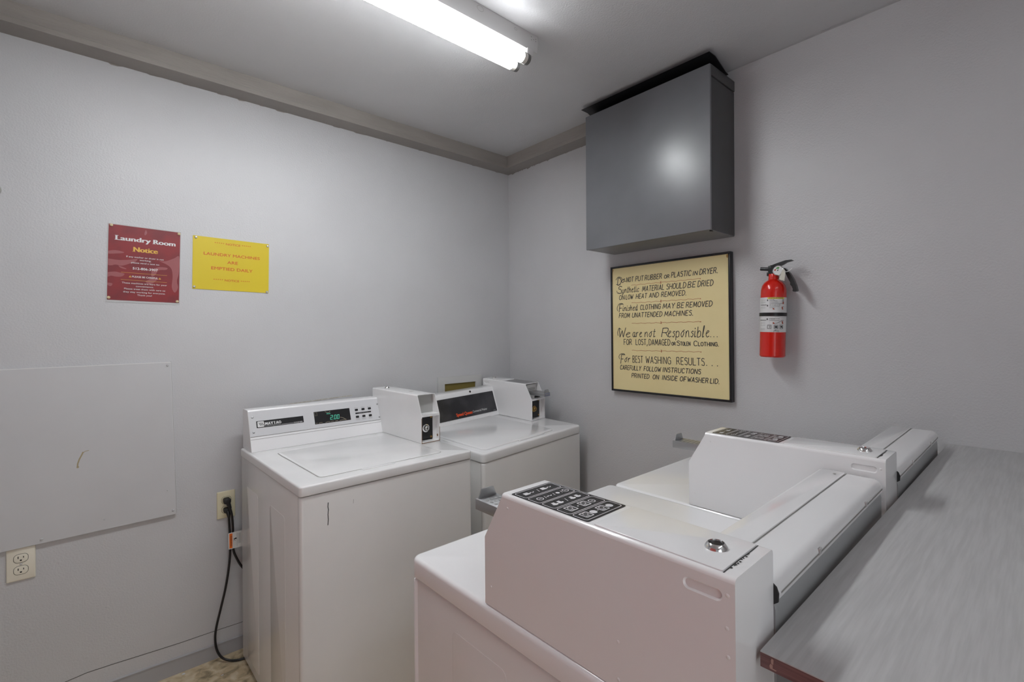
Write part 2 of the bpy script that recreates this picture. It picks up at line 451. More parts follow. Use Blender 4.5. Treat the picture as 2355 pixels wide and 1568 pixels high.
b = B(); b.box(XW + 0.002, XW + 0.042, -2.55, -1.10, 0.005, 2.03, bev=0.004); dr = struct(b.link('bounce_door_1', MDOOR))  # unseen red door, added to bounce pink onto the nearest dryer
b = B(); b.cyl((XW + 0.04, -1.23, 0.95), (XW + 0.09, -1.23, 0.95), 0.012); b.lathe([(0.001, 0), (0.026, 0.004), (0.028, 0.02), (0.001, 0.03)], c=(XW + 0.085, -1.23, 0.95), ax='x'); b.link('door_handle', MCHROME, dr)
# paint seam and hairline crack low on the left wall
b = B(); F = frame((0, 0, 0), (1, 0, 0), (0, 0, 1), 0.0006, 1.0)
b.ribbon([(-2.16, 0.110), (-2.0626, 0.1229), (-2.0062, 0.1285), (-1.94, 0.1262), (-1.8692, 0.1224), (-1.80, 0.1185), (-1.7252, 0.1151), (-1.6147, 0.1130), (-1.5329, 0.1101), (-1.3, 0.108), (-0.9, 0.108)], 0.0022, F)
b.link('wall_seam', mat('wall_seam_dark_line', (0.10, 0.095, 0.085), 0.8), wl, smooth=0)
# brown paint smears where the trim was cut in against the walls
b = B(); x = -2.19
while x < -0.05:
    L = random.uniform(0.02, 0.09); d = random.uniform(0.001, 0.006)
    if random.random() < 0.7:
        b.poly([(x, 2.3225), (x + L * 0.2, 2.3225 - d), (x + L * 0.6, 2.3225 - d * random.uniform(0.4, 1)), (x + L, 2.3225)], frame((0, 0, 0), (1, 0, 0), (0, 0, 1), 0.0005, 1.0))
    x += L * random.uniform(1.1, 2.4)
b.link('paint_smear', mat('trim_paint_smear', (0.27, 0.245, 0.22), 0.5), wl, smooth=0)
b = B(); y = 0.03
while y < 0.84:
    L = random.uniform(0.01, 0.05); d = random.uniform(0.002, 0.009)
    if random.random() < 0.8:
        b.poly([(y, 2.3225), (y + L * 0.2, 2.3225 - d), (y + L * 0.6, 2.3225 - d * random.uniform(0.4, 1)), (y + L, 2.3225)], frame((0, 0, 0), (0, -1, 0), (0, 0, 1), 0.0005, 1.0))
    y += L * random.uniform(1.1, 1.9)
b.link('paint_smear', mat('trim_paint_smear_right', (0.27, 0.245, 0.22), 0.5), wr, smooth=0)
# faint drywall tape ridges
b = B(); F = frame((0, 0, 0), (0, -1, 0), (0, 0, 1), 0.0006, 1.0)
b.ribbon([(1.43, 2.262), (1.60, 2.283), (1.80, 2.291), (2.1, 2.296)], 0.003, F)
b.link('tape_ridge', MW, wr, smooth=0)
b = B(); F = frame((0, 0, H), (0, -1, 0), (-1, 0, 0), 0.0006, 1.0)
b.poly([(1.2, 0.0), (1.2, 0.012), (1.5, 0.010), (1.8, 0.014), (2.2, 0.006), (2.6, 0.010), (2.6, 0.0)], lambda a, c: (-c, -a, H - 0.0008))
b.link('caulk_line', MW, wr, smooth=0)
# ceiling trim
def trim_profile(t, h):   # (offset from wall, z)
    return [(0, H - h), (t, H - h), (t, H - h + 0.018), (t - 0.004, H - h + 0.0205), (t - 0.004, H), (0, H)]
b = B(); pr = trim_profile(0.0913, 0.0725)
b.loft([[(-o, z, XW) for o, z in pr], [(-o, z, -0.0) for o, z in pr]], 'x'); struct(b.link('trim_1', MTRIM, smooth=0))
b = B(); b.loft([[(-o, z, -0.0914) for o, z in pr], [(-o, z, -1.0) for o, z in pr]], 'y'); struct(b.link('trim_2', MTRIM_R, smooth=0))
# baseboards
b = B()
bbs = lambda zt: [(0, 0), (-0.0035, 0), (-0.0035, zt - 0.006), (-0.0062, zt - 0.0045), (-0.0062, zt - 0.0012), (-0.0045, zt), (0, zt + 0.0008)]
b.loft([[(y, z, x) for y, z in bbs(zt)] for x, zt in ((XW, 0.082), (-1.94, 0.0685), (-1.82, 0.0665), (-1.68, 0.061), (-1.53, 0.0565), (0.0, 0.05))], 'x'); struct(b.link('baseboard_left', MBASE))
b = B(); b.prism([(0, 0), (-0.012, 0), (-0.012, 0.052), (-0.009, 0.060), (0, 0.0615)], YB, -0.0125, 'y'); struct(b.link('baseboard_right', MBASE))

# ================================================================ LEFT WALL THINGS
# access panel (a screwed-on painted board, slightly out of square)
t = thing('access_panel', 'wide grey painted access panel screwed low on the left wall', 'wall panel', (-1.98, 0, 0.92))
b = B(); q = [(-2.55, 0.6185), (-1.7435, 0.628), (-1.758, 1.2194), (-2.55, 1.2125)]
b.prism([(x + 1.98, z - 0.92) for x, z in q], -0.0125, -0.0003, 'y'); b.link('board', MPANEL, t)
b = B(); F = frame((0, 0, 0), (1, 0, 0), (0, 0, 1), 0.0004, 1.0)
b.ribbon([(-1.7425 + 1.98, 0.628 - 0.92), (-1.757 + 1.98, 1.2203 - 0.92)], 0.0018, F); b.link('edge_gap_shade', MSEAM, t, smooth=0)  # dark line painted as the shadow in the board's edge gap
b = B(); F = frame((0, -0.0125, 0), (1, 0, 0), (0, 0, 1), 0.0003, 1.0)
b.ribbon([(-1.7585 + 1.98, 1.2183 - 0.92), (-2.55 + 1.98, 1.2115 - 0.92)], 0.0026, F); b.ribbon([(-1.7485 + 1.98, 0.80 - 0.92), (-1.7588 + 1.98, 1.2183 - 0.92)], 0.0010, F); b.link('lit_edge', mat('lit_board_edge', (0.74, 0.74, 0.74), 0.5), t, smooth=0)  # pale lines painted as light caught on the top and right edges
for i, (x, z) in enumerate([(-1.7539, 0.6444), (-2.118, 0.6372), (-1.7686, 1.2065), (-1.9568, 0.6624), (-1.7713, 0.7243)]):
    b = B(); r = 0.0042 if i < 3 else 0.0024
    b.lathe([(0.0002, -0.0035), (r * 0.7, -0.003), (r, -0.001), (r, 0)], n=12, c=(x + 1.98, -0.0125, z - 0.92), ax='y'); b.link('screw', mat('painted_screw' + str(i), (0.52, 0.525, 0.535), 0.4), t)
b = B(); F = frame((-2.0277 + 1.98, -0.0127, 0.8614 - 0.92), (1, 0, 0), (0, 0, 1), 0.0004)
b.ribbon([(0, 0), (1, 14), (5, 28), (12, 44), (15, 52)], 4.2, F); b.ribbon([(12, 47), (20, 54), (30, 56)], 2.0, F); b.disc(1, 2, 3.4, F); b.link('glue_stain', MSTAIN, t, smooth=0)

def outlet(name, label, x0, x1, z0, z1, m):
    t = thing(name, label, 'electrical outlet', ((x0 + x1) / 2, 0, (z0 + z1) / 2), group='duplex outlets on the left wall')
    w, h = (x1 - x0) / 2, (z1 - z0) / 2
    b = B(); b.slab(-w, w, -h, h, -0.0065, -0.0002, 0.003, 0, 0.0035, ax='y'); b.link('cover_plate', m, t)
    for s in (1, -1):
        zc = s * 0.0195
        b = B(); b.slab(-0.0165, 0.0165, zc - 0.0135, zc + 0.0135, -0.0082, -0.0055, 0.011, 0, 0.0008, ax='y', seg=6)
        o = b.link('socket_face', m, t)
        F = frame((0, -0.0082, zc), (1, 0, 0), (0, 0, 1), 0.0002)
        b = B(); b.rect(-7.5, -5.2, 0, 7.5, F); b.rect(5.2, 7.2, 0.5, 6.5, F); b.disc(0, -6, 2.6, F); b.link('slot', MBLACK, o, smooth=0)
        F2 = frame((0, -0.0065, zc), (1, 0, 0), (0, 0, 1), 0.0002)
        b = B(); b.ribbon(rrect(-17.3, 17.3, -14.3, 14.3, 11.5, 6), 1.0, F2, closed=True); b.link('socket_gap', MGAP, o, smooth=0)
    b = B(); b.lathe([(0.0002, -0.002), (0.003, -0.0015), (0.0035, 0)], n=12, c=(0, -0.0065, 0), ax='y'); b.link('screw', MSTEEL_L, t)
    return t
o1 = outlet('wall_outlet', 'empty ivory duplex outlet just under the grey access panel', -2.2020, -2.1330, 0.5137, 0.6217, MIVORY_L)
o1.rotation_euler = (0, 0, 0)
outlet('wall_outlet', 'ivory duplex outlet beside the front washer with two black plugs in it', -1.6062, -1.5400, 0.5652, 0.6757, MIVORY)

# power cords
def catmull(P, n=8):
    out = []
    for i in range(len(P) - 1):
        p0, p1, p2, p3 = P[max(i - 1, 0)], P[i], P[i + 1], P[min(i + 2, len(P) - 1)]
        for k in range(n):
            u = k / n
            out.append(tuple(0.5 * (2 * p1[j] + (p2[j] - p0[j]) * u + (2 * p0[j] - 5 * p1[j] + 4 * p2[j] - p3[j]) * u * u + (3 * p1[j] - p0[j] - 3 * p2[j] + p3[j]) * u ** 3) for j in range(3)))
    out.append(tuple(P[-1])); return out
zu, zl, xo = 0.640, 0.601, -1.5735
t = thing('power_cord', 'black cord from the lower socket looping down to the floor beside the washer', 'power cord', (xo, -0.009, zl), group='black power cords at the washer outlet')
b = B(); b.slab(-0.012, 0.012, -0.011, 0.010, -0.020, 0, 0.008, 0, 0.004, ax='y'); b.tube([(0.002, -0.014, -0.006), (0.004, -0.020, -0.016), (0.005, -0.020, -0.028)], [0.0085, 0.007, 0.005], 10); b.link('plug', MCORD, t)
pw = [(-1.5685, -0.029, 0.573), (-1.5660, -0.028, 0.52), (-1.5650, -0.030, 0.47), (-1.5660, -0.032, 0.42), (-1.5720, -0.034, 0.36), (-1.5830, -0.034, 0.29), (-1.6000, -0.034, 0.215), (-1.6160, -0.034, 0.145), (-1.6210, -0.036, 0.10), (-1.6160, -0.040, 0.055), (-1.6000, -0.050, 0.022), (-1.5750, -0.066, 0.0075), (-1.545, -0.085, 0.006), (-1.50, -0.09, 0.006)]
b = B(); b.tube(catmull([(p[0] - xo, p[1] + 0.009, p[2] - zl) for p in pw]), 0.0045, 8); b.link('cord', MCORD, t)
t = thing('power_cord', 'black cord from the upper socket with an orange and white warning tag', 'power cord', (xo, -0.009, zu), group='black power cords at the washer outlet')
b = B(); b.slab(-0.013, 0.013, -0.012, 0.011, -0.026, 0, 0.008, 0, 0.004, ax='y'); b.tube([(0.002, -0.020, -0.006), (0.005, -0.026, -0.016), (0.009, -0.028, -0.030)], [0.009, 0.0075, 0.0055], 10); b.link('plug', MCORD, t)
pw = [(-1.5650, -0.037, 0.610), (-1.5600, -0.038, 0.585), (-1.5570, -0.038, 0.55), (-1.5560, -0.038, 0.51), (-1.5560, -0.038, 0.46), (-1.5530, -0.038, 0.43), (-1.5450, -0.040, 0.405), (-1.5300, -0.043, 0.37), (-1.5050, -0.045, 0.33)]
b = B(); b.tube(catmull([(p[0] - xo, p[1] + 0.009, p[2] - zu) for p in pw]), 0.0045, 8); b.link('cord', MCORD, t)
tx, tz = -1.5745 - xo, 0.447 - zu
b = B(); b.slab(tx, tx + 0.062, tz, tz + 0.066, -0.0375, -0.0365, 0.003, ax='y'); tg = b.link('warning_tag', MTAGW, t); tg['label'] = 'white paper tag with an orange warning band'
F = frame((tx, -0.0375, tz), (1, 0, 0), (0, 0, 1), 0.0003)
b = B(); b.rect(4, 15, 3, 63, F); b.link('warning_band', MTAGO, tg, smooth=0)
F2 = frame((tx + 0.0065, -0.0378, tz + 0.055), (0, 0, -1), (1, 0, 0), 0.0003)
b = B(); put_text(b, 'WARNING', 0, 44, 1.5, 5, F2, bold=0.02)
b.disc(22, 38, 2.6, F); b.disc(27, 39, 3.4, F); b.ribbon([(18, 31), (22, 34), (26, 30)], 1.2, F); b.ribbon([(31.5, 6), (31.5, 62)], 0.6, F)
for k in range(3): b.ribbon([(36 + k * 4, 16), (36 + k * 4, 58)], 0.8, F)
b.link('print', MINK, tg, smooth=0)

# round cap at the picture's left edge
t = thing('pipe_escutcheon', 'grey painted round pipe escutcheon on the left wall at the picture edge', 'pipe escutcheon', (-2.2270, 0, 1.8025))
b = B(); b.lathe([(0.0005, -0.016), (0.012, -0.0155), (0.0175, -0.012), (0.020, -0.004), (0.020, -0.0003)], n=28, ax='y'); b.link('cap', mat('cap_paint', (0.36, 0.355, 0.33), 0.35), t)
b = B(); b.lathe([(0.0002, -0.0022), (0.0016, -0.002), (0.0018, 0)], n=10, c=(0.0135, -0.0135, 0.0055), ax='y'); b.link('screw', MGAP, t)

# wall plates half hidden behind the washers
t = thing('wall_plate', 'painted blanking plate on the wall behind the front washer console', 'wall plate', (-1.18, 0, 0.95))
b = B(); q = [(-1.3245, 0.85), (-1.0349, 0.85), (-1.0349, 1.0239), (-1.3245, 1.0114)]
b.prism([(x + 1.18, z - 0.95) for x, z in q], -0.012, -0.0003, 'y'); b.link('plate', MPANEL, t)
b = B(); b.prism([(x + 1.18, z - 0.95) for x, z in [(-1.326, 1.0085), (-1.034, 1.021), (-1.034, 1.0255), (-1.326, 1.013)]], -0.0126, -0.0119, 'y'); b.link('chipped_edge', mat('chipped_paint', (0.46, 0.43, 0.36), 0.6, col2=(0.62, 0.6, 0.55), scale2=80), t)
t = thing('outlet_box', 'recessed washer connection box with ochre inside behind the far washer', 'connection box', (-0.40, 0, 0.98))
b = B()
for (x0, x1, z0, z1) in ((-0.5428, -0.4985, 0.86, 1.0755), (-0.28, -0.236, 0.86, 1.0755), (-0.4985, -0.28, 1.036, 1.0755), (-0.4985, -0.28, 0.86, 0.9)):
    b.box(x0 + 0.4, x1 + 0.4, -0.011, -0.0004, z0 - 0.98, z1 - 0.98)
b.link('frame', mat('box_frame_paint', (0.56, 0.56, 0.55), 0.4), t)
b = B(); b.box(-0.0985, 0.12, -0.0022, -0.0004, -0.08, 0.056); b.link('recess', MBOXIN, t)

# posters
def pushpin(parent_n, parent, x, z, y, r, m, n=16):
    b = B(); b.lathe([(0.0003, -0.006), (r * 0.6, -0.0055), (r, -0.003), (r * 0.9, -0.0006), (r * 0.5, 0)], n=n, c=(x, y, z), ax='y'); return b.link(parent_n, m, parent)
RA = math.radians(1.3)
t = thing('notice_poster', 'dark red Laundry Room Notice poster in a clear sleeve on the left wall', 'poster', (-1.9458, 0, 1.4545), (0, RA, 0))
b = B(); b.slab(-0.004, 0.219, -0.0075, 0.2805, -0.0012, -0.0004, 0.002, ax='y'); b.link('sleeve', MPLASTIC, t)
b = B(); b.slab(0, 0.216, 0, 0.2775, -0.0022, -0.0012, ax='y'); sh = b.link('sheet', MREDPOST, t)
F = frame((0, -0.0022, 0), (1, 0, 0), (0, 0, 1), 0.0003)
b = B()
for blob in ([(0, 178), (20, 183), (42, 180), (44, 176), (28, 172), (0, 168)], [(0, 150), (30, 148), (60, 152), (84, 158), (78, 146), (62, 138), (40, 128), (22, 130), (10, 126), (0, 128)], [(30, 128), (50, 120), (52, 116), (36, 120)],
             [(0, 100), (20, 104), (34, 102), (48, 98), (40, 88), (24, 86), (10, 88), (0, 84)], [(150, 158), (172, 160), (198, 174), (214, 182), (214, 120), (208, 86), (212, 60), (202, 40), (192, 60), (194, 100), (190, 130), (176, 146)],
             [(128, 122), (150, 134), (176, 134), (172, 126), (150, 122), (140, 104), (128, 96)], [(108, 272), (104, 258), (106, 250), (112, 260)], [(0, 62), (14, 60), (10, 50), (0, 54)], [(110, 76), (134, 92), (148, 90), (132, 70), (118, 66)]):
    pts = [p for p in blob]; q = [(p[0], p[1], 0) for p in pts] + [(pts[0][0], pts[0][1], 0)]
    cm = [(p[0], p[1]) for p in catmull(q, 4)][:-1]
    b.poly([(max(0.2, min(215.6, x)), z) for x, z in cm], F)
b.link('hand_print', MPINK, sh, smooth=0)
F = frame((0, -0.0022, 0), (1, 0, 0), (0, 0, 1), 0.0006)
b = B()
put_text(b, 'Laundry', 19.6, 124, 222.0, 16.5, F, wide=0.055); put_text(b, 'Room', 131, 201.5, 221.0, 16.5, F, wide=0.055)
b.ribbon([(17.8, 222.5), (32, 222.5)], 1.1, F); b.ribbon([(18.2, 238.2), (28, 238.2)], 1.1, F); b.ribbon([(129.2, 221.5), (139, 221.5)], 1.1, F)
put_text(b, 'If any washer or dryer is not', 52, 165, 161.5, 5.6, F, bold=0.008); put_text(b, 'working,', 91, 126, 151.5, 5.6, F, bold=0.008); put_text(b, 'please send a text to:', 66.5, 151.6, 140.4, 5.6, F, bold=0.008)
put_text(b, '512-806-3907', 71.3, 147.2, 117.5, 8.6, F, bold=0.025); put_text(b, 'PLEASE BE CAREFUL', 70, 148, 87.5, 6.2, F, bold=0.02)
put_text(b, 'These machines are here for your', 40.8, 176.5, 63, 5.6, F, bold=0.008); put_text(b, 'convenience.', 81.9, 135.4, 52.4, 5.6, F, bold=0.008); put_text(b, 'Please treat them with care so', 47.8, 171.7, 41.5, 5.6, F, bold=0.008)
put_text(b, 'they stay working for everyone.', 45, 172, 30, 5.6, F, bold=0.008); put_text(b, 'Thank you!', 86.3, 130.4, 19.4, 5.6, F, bold=0.008)
b.link('white_lettering', MWHITE, sh, smooth=0)
b = B(); put_text(b, 'Notice', 71.7, 146.4, 184.5, 18.0, F, wide=0.055); b.ribbon([(69.5, 185), (78, 185)], 1.1, F)
b.ribbon([(38, 104), (176, 104)], 0.9, F); b.ribbon([(38, 76.8), (176, 76.8)], 0.9, F)
for x in (64.5, 153.5): b.poly([(x - 4, 87), (x + 4, 87), (x, 94.5)], F)
b.link('gold_lettering', MGOLD, sh, smooth=0)
b = B(); 
for x in (64.5, 153.5): b.ribbon([(x, 89.2), (x, 92.5)], 0.9, frame((0, -0.0022, 0), (1, 0, 0), (0, 0, 1), 0.0008))
b.link('warning_mark', MREDPOST, sh, smooth=0)
for (x, z) in ((0.0074, 0.2738), (0.2115, 0.2715), (0.2100, 0.0055), (0.0044, 0.0080)): pushpin('push_pin', t, x, z, -0.002, 0.0052, MPIN)
RA = math.radians(0.9)
t = thing('notice_sign', 'small yellow notice sign with orange-red capitals, right of the red poster', 'sign', (-1.6855, 0, 1.5090), (0, RA, 0))
b = B(); b.slab(0, 0.2805, 0, 0.2145, -0.0018, -0.0004, 0.0015, ax='y'); sh = b.link('sheet', MYEL, t)
F = frame((0, -0.0018, 0), (1, 0, 0), (0, 0, 1), 0.0004)
b = B()
def stars(x0, x1, y):
    for k in range(5):
        x = x0 + (x1 - x0) * k / 4
        for a in (90, 162, 234, 306, 18):
            b.ribbon([(x, y), (x + 2.2 * math.cos(math.radians(a)), y + 2.2 * math.sin(math.radians(a)))], 1.1, F)
for y in (189.0, 38.0):
    dx = 0 if y > 100 else -2.8
    put_text(b, 'NOTICE', 115.6 + dx, 169 + dx, y, 8.4, F, bold=0.02); stars(77.5 + dx, 107 + dx, y + 5.8); stars(177 + dx, 206 + dx, y + 5.8)
put_text(b, 'LAUNDRY MACHINES', 37.5, 244, 141, 11.6, F, bold=0.02); put_text(b, 'ARE', 121, 160.5, 111.5, 12, F, bold=0.02); put_text(b, 'EMPTIED DAILY', 64.1, 216.9, 83.5, 12.2, F, bold=0.02)
b.link('lettering', MYINK, sh, smooth=0)
for (x, z) in ((0.0109, 0.2075), (0.2740, 0.2050), (0.2735, 0.0045), (0.0065, 0.0085)):
    s_ = pushpin('screw', t, x, z, -0.0016, 0.0048, MSTEEL_L)

# ================================================================ RIGHT WALL THINGS
# framed hand-lettered sign
t = thing('framed_sign', 'cream hand-lettered laundry rules board in a thin black frame', 'sign', (0, -0.8053, 1.0267))
WS, HS = 0.6008, 0.6195
b = B(); fr = 0.0095
for (a0, a1, c0, c1) in ((0, WS, 0, fr), (0, WS, HS - fr, HS), (0, fr, fr, HS - fr), (WS - fr, WS, fr, HS - fr)):
    b.slab(-a1, -a0, c0, c1, -0.0277, -0.0004, 0, 0, 0.0025, ax='x')
b.link('frame', MFRAME, t)
b = B(); b.slab(-WS + 0.006, -0.006, 0.006, HS - 0.006, -0.0225, -0.004, ax='x'); bd = b.link('board', MCREAM, t)
F = frame((-0.0225, 0, 0), (0, -1, 0), (0, 0, 1), 0.0005)
SW = 3.0
b = B()
def words(lst, h, y, slant, w=SW):
    for (tx_, x0, x1) in lst: put_strokes(b, tx_, x0, x1, y, h, w, F, slant=slant)
put_strokes(b, 'D', 40, 62, 527, 34, 3.6, F, slant=0.1); b.ribbon(catmull([(30, 553, 0), (44, 566, 0), (62, 562, 0), (70, 548, 0)], 5), 2.6, F); b.ribbon([(33, 531), (42, 527), (56, 528)], 3.0, F); put_strokes(b, 'o', 64, 84, 537, 24, SW, F); b.ribbon([(80, 541), (92, 543)], 2.4, F)
words([('NOT', 92.6, 134), ('PUT', 143.9, 190), ('RUBBER', 196, 285), ('PLASTIC', 333, 429), ('DRYER.', 467, 545.5)], 22.5, 537, 0.18)
words([('OR', 298.7, 322.5)], 15, 536, 0.12); words([('IN', 437, 459)], 16.5, 537, 0.18)
put_strokes(b, 'S', 43, 66, 484, 36, 3.4, F, slant=0.15); b.ribbon([(35, 498), (38, 488), (47, 485)], 2.8, F); words([('ynthetic', 66, 164)], 27, 486, 0.2, 2.8)
words([('MATERIAL', 181.3, 295.4), ('SHOULD', 308.8, 404), ('BE', 412, 450), ('DRIED', 458, 527)], 24, 485.5, 0.18)
words([('ON', 50, 82), ('LOW', 88, 131), ('HEAT', 145.9, 208), ('AND', 218.1, 269), ('REMOVED.', 281.6, 403.3)], 21.5, 453, 0.18)
put_strokes(b, 'F', 48, 68, 392, 38, 3.4, F, slant=0.15); b.ribbon(catmull([(40, 398, 0), (36, 412, 0), (48, 432, 0), (66, 434, 0), (74, 428, 0)], 5), 2.6, F); words([('inished', 70, 154)], 27, 397, 0.2, 2.8)
words([('CLOTHING', 170.5, 278), ('MAY', 289.1, 350), ('BE', 360, 395), ('REMOVED', 402.7, 522)], 22.5, 398.5, 0.18)
words([('FROM', 47, 110), ('UNATTENDED', 123.9, 286), ('MACHINES.', 296.7, 434.2)], 21.5, 363.5, 0.18)
put_strokes(b, 'W', 48, 86, 268, 46, 3.6, F, slant=0.12); b.ribbon(catmull([(40, 276, 0), (38, 292, 0), (46, 312, 0), (58, 306, 0)], 5), 2.8, F); words([('e', 88, 111)], 36, 268, 0.1)
words([('are', 125.8, 176), ('not', 193.2, 250)], 36, 269, 0.12); put_strokes(b, 'R', 281, 316, 269, 40, 3.4, F, slant=0.15); words([('esponsible', 316, 506)], 44, 268, 0.15)
for x in (513, 527, 541): b.disc(x, 269, 2.0, F, n=8)
words([('FOR', 74.8, 119.4), ('LOST,', 143.3, 206), ('DAMAGED', 215.5, 324.3)], 26.5, 231, 0.0); words([('OR', 332.2, 351.3)], 13.5, 231.3, 0.0)
words([('S', 358, 371)], 20, 231, 0.0); words([('TOLEN', 375, 420.6)], 15.5, 231, 0.0); words([('C', 437.6, 453)], 21, 230, 0.0); words([('LOTHING.', 458, 546.7)], 16, 229.8, 0.0)
put_strokes(b, 'F', 54, 76, 138, 44, 3.4, F, slant=0.2); b.ribbon(catmull([(48, 160, 0), (44, 172, 0), (54, 184, 0), (74, 186, 0), (80, 180, 0)], 5), 2.6, F); words([('or', 78, 110)], 32, 146, 0.15)
words([('BEST', 124.4, 180.3), ('WASHING', 197.5, 326), ('RESULTS', 355.5, 484.2)], 31, 146, 0.0)
for x in (494, 518, 541): b.disc(x, 147.5, 2.2, F, n=8)
words([('CAREFULLY', 52.2, 171.2), ('FOLLOW', 185.6, 277), ('INSTRUCTIONS', 286.8, 469)], 20.5, 108.7, 0.16)
words([('PRINTED', 117.5, 215), ('ON', 234.5, 266), ('INSIDE', 282.7, 360), ('OF', 371.5, 402), ('WASHER', 409, 500), ('LID.', 509, 547.3)], 20, 72.6, 0.16)
b.link('lettering', MINK, bd, smooth=0)
b = B()
for (y) in (519.5, 433.4, 334.4, 204.0):
    pts = [(121 + 350 * k / 60, y + 1.3 * math.sin(k * 0.9) + 0.6 * math.sin(k * 2.3)) for k in range(61)]
    b.ribbon(pts, 1.4, F); b.ribbon([(278, y - 6), (282, y + 6)], 1.6, F); b.ribbon([(282, y - 6), (277, y + 6)], 1.6, F); b.disc(470, y, 2, F, n=8)
b.link('red_rules', MREDINK, bd, smooth=0)
b = B(); b.poly([(583, 608), (592, 609), (591, 597), (586, 594), (582, 600)], F); b.poly([(12, 606), (17, 606), (14, 596), (12, 590)], F); b.poly([(588, 11), (592, 11), (592, 17)], F); b.link('corner_stain', mat('orange_brown_stain', (0.50, 0.30, 0.09), 0.6), bd, smooth=0)

# dark metal wall cabinet with the vent cover on top
t = thing('wall_cabinet', 'large slate grey metal box mounted high on the right wall', 'metal cabinet', (0, -1.112, 1.7096), (0.0058, 0, 0))
cw = 0.3041; ch = 0.6358; cd = 0.2157
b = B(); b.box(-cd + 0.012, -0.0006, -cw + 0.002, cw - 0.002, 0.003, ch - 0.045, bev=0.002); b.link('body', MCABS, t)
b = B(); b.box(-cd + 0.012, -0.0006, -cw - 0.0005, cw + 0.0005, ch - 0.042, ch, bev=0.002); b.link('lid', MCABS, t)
b = B(); b.box(-cd, -cd + 0.011, -cw - 0.001, cw + 0.001, 0, ch - 0.002, bev=0.002); fc = b.link('front_cover', MCABF, t)
b = B(); b.box(-cd + 0.012, -0.0006, -cw + 0.004, cw - 0.004, 0.0, 0.0026); b.link('bottom_plate', mat('cabinet_bottom_paint', (0.20, 0.20, 0.20), 0.35), t)
b = B(); b.box(-cd + 0.014, -cd + 0.030, -cw + 0.004, -cw + 0.012, -0.004, 0.004, bev=0.0015); b.link('latch', MBLACK, t)
b = B(); pr = [(-0.236, ch + 0.0305), (-0.232, ch + 0.033), (-0.185, ch + 0.0335), (-0.095, ch + 0.0040), (-0.075, ch + 0.0010), (-0.075, ch - 0.001), (-0.097, ch + 0.0010), (-0.186, ch + 0.0300)]
b.loft([[(x, z, -cw - 0.008) for x, z in pr], [(x, z, cw + 0.012) for x, z in pr]], 'y'); b.link('vent_cover', MHOOD, t)

# fire extinguisher
t = thing('fire_extinguisher', 'red fire extinguisher with white instruction label strapped to the right wall', 'fire extinguisher', (-0.060, -1.5745, 1.2205), (math.radians(1.6), 0, 0))
r = 0.0432; LB, LT = 0.0935, 0.2225
prof = [(0.0005, 0.006), (0.034, 0.002), (0.040, 0.0), (r, 0.004), (r, 0.240), (r * 0.985, 0.253), (r * 0.91, 0.267), (r * 0.75, 0.279), (r * 0.52, 0.287), (0.0185, 0.291), (0.0178, 0.297), (0.0178, 0.311), (0.0170, 0.313), (0.0005, 0.313)]
b = B(); b.lathe(prof, n=48); b.link('cylinder', MRED, t)
b = B(); b.lathe([(r + 0.0004, LB), (r + 0.0006, LB + 0.0005), (r + 0.0006, LT - 0.0005), (r + 0.0004, LT)], n=48); lb = b.link('label', MWHITE, t)
lb['label'] = 'white wraparound instruction label'
th0 = math.radians(180 + 17)     # facing direction of the label centre (towards the room)
def FC(a, c, rr=r + 0.0011):     # wrap (mm along the girth, mm up from the label bottom)
    th = th0 + a * 0.001 / r
    return (rr * math.cos(th), rr * math.sin(th), LB + c * 0.001)
class CB(B): pass
def crect(b, x0, x1, y0, y1, rr=r + 0.0011):
    n = max(1, int(abs(x1 - x0) / 4)); vs = []; fs = []
    for k in range(n + 1):
        x = x0 + (x1 - x0) * k / n; vs += [FC(x, y0, rr), FC(x, y1, rr)]
    for k in range(n): fs.append((2 * k, 2 * k + 2, 2 * k + 3, 2 * k + 1))
    b.add(vs, fs)
b = B(); crect(b, -17, 41, 123, 128.5); b.link('yellow_band', MLABELY, lb, smooth=0)
b = B(); F = lambda a, c: FC(a, c, r + 0.0014)
put_text(b, 'INSTRUCTIONS', -12, 36, 124, 3.8, F, bold=0.01)
for y in (118, 98, 48): crect(b, -18.5, -15, y - 3, y + 3)
for (tx_, x0, x1, y, h) in (('PULL PIN', -10, 5, 118.5, 2.6), ('HOLD UPRIGHT', -10, 16, 114, 2.6), ('AIM AT BASE OF FIRE', -10, 26, 99, 2.6), ('SWEEP SIDE TO SIDE', -10, 24, 48, 2.6)): put_text(b, tx_, x0, x1, y, h, F, bold=0.01)
for (y, x1) in ((109, 18), (105.5, 34), (94, 24), (90, 8), (43, 24)): crect(b, -10, x1, y, y + 0.8)
crect(b, -50, -20, 100, 101.8); crect(b, -50, -20, 43.5, 45.2)
for (x0) in (-16, 6, 25):
    for e in ((x0, x0 + 13, 12.5, 13.7), (x0, x0 + 13, 25.3, 26.5), (x0, x0 + 1.2, 12.5, 26.5), (x0 + 11.8, x0 + 13, 12.5, 26.5)): crect(b, *e)
b.ribbon([(-12, 23), (-7, 23), (-9.5, 15)], 1.2, F); b.disc(12.5, 19.5, 4.3, F, n=12); b.disc(31, 20, 3.4, F, n=10); b.ribbon([(33, 24), (36, 15)], 1.6, F)
b.ribbon([(9, 31), (20, 36), (30, 42), (36, 45), (41, 42)], 0.9, F); b.ribbon([(30, 88), (37, 95), (41, 93)], 1.1, F); b.ribbon([(36, 121), (36.5, 112)], 2.0, F)
b.ribbon([(5, 3), (9, 7.5), (13, 8)], 1.3, F); put_text(b, 'Kidde', 10, 22, 3.2, 3.6, F, bold=0.01, shear=0.2)
b.link('black_print', MINK, lb, smooth=0)
b = B()
for (y) in (118, 112, 108, 93, 89, 36, 30, 24, 12, 8):
    crect(b, -48, -24, y, y + 0.7)
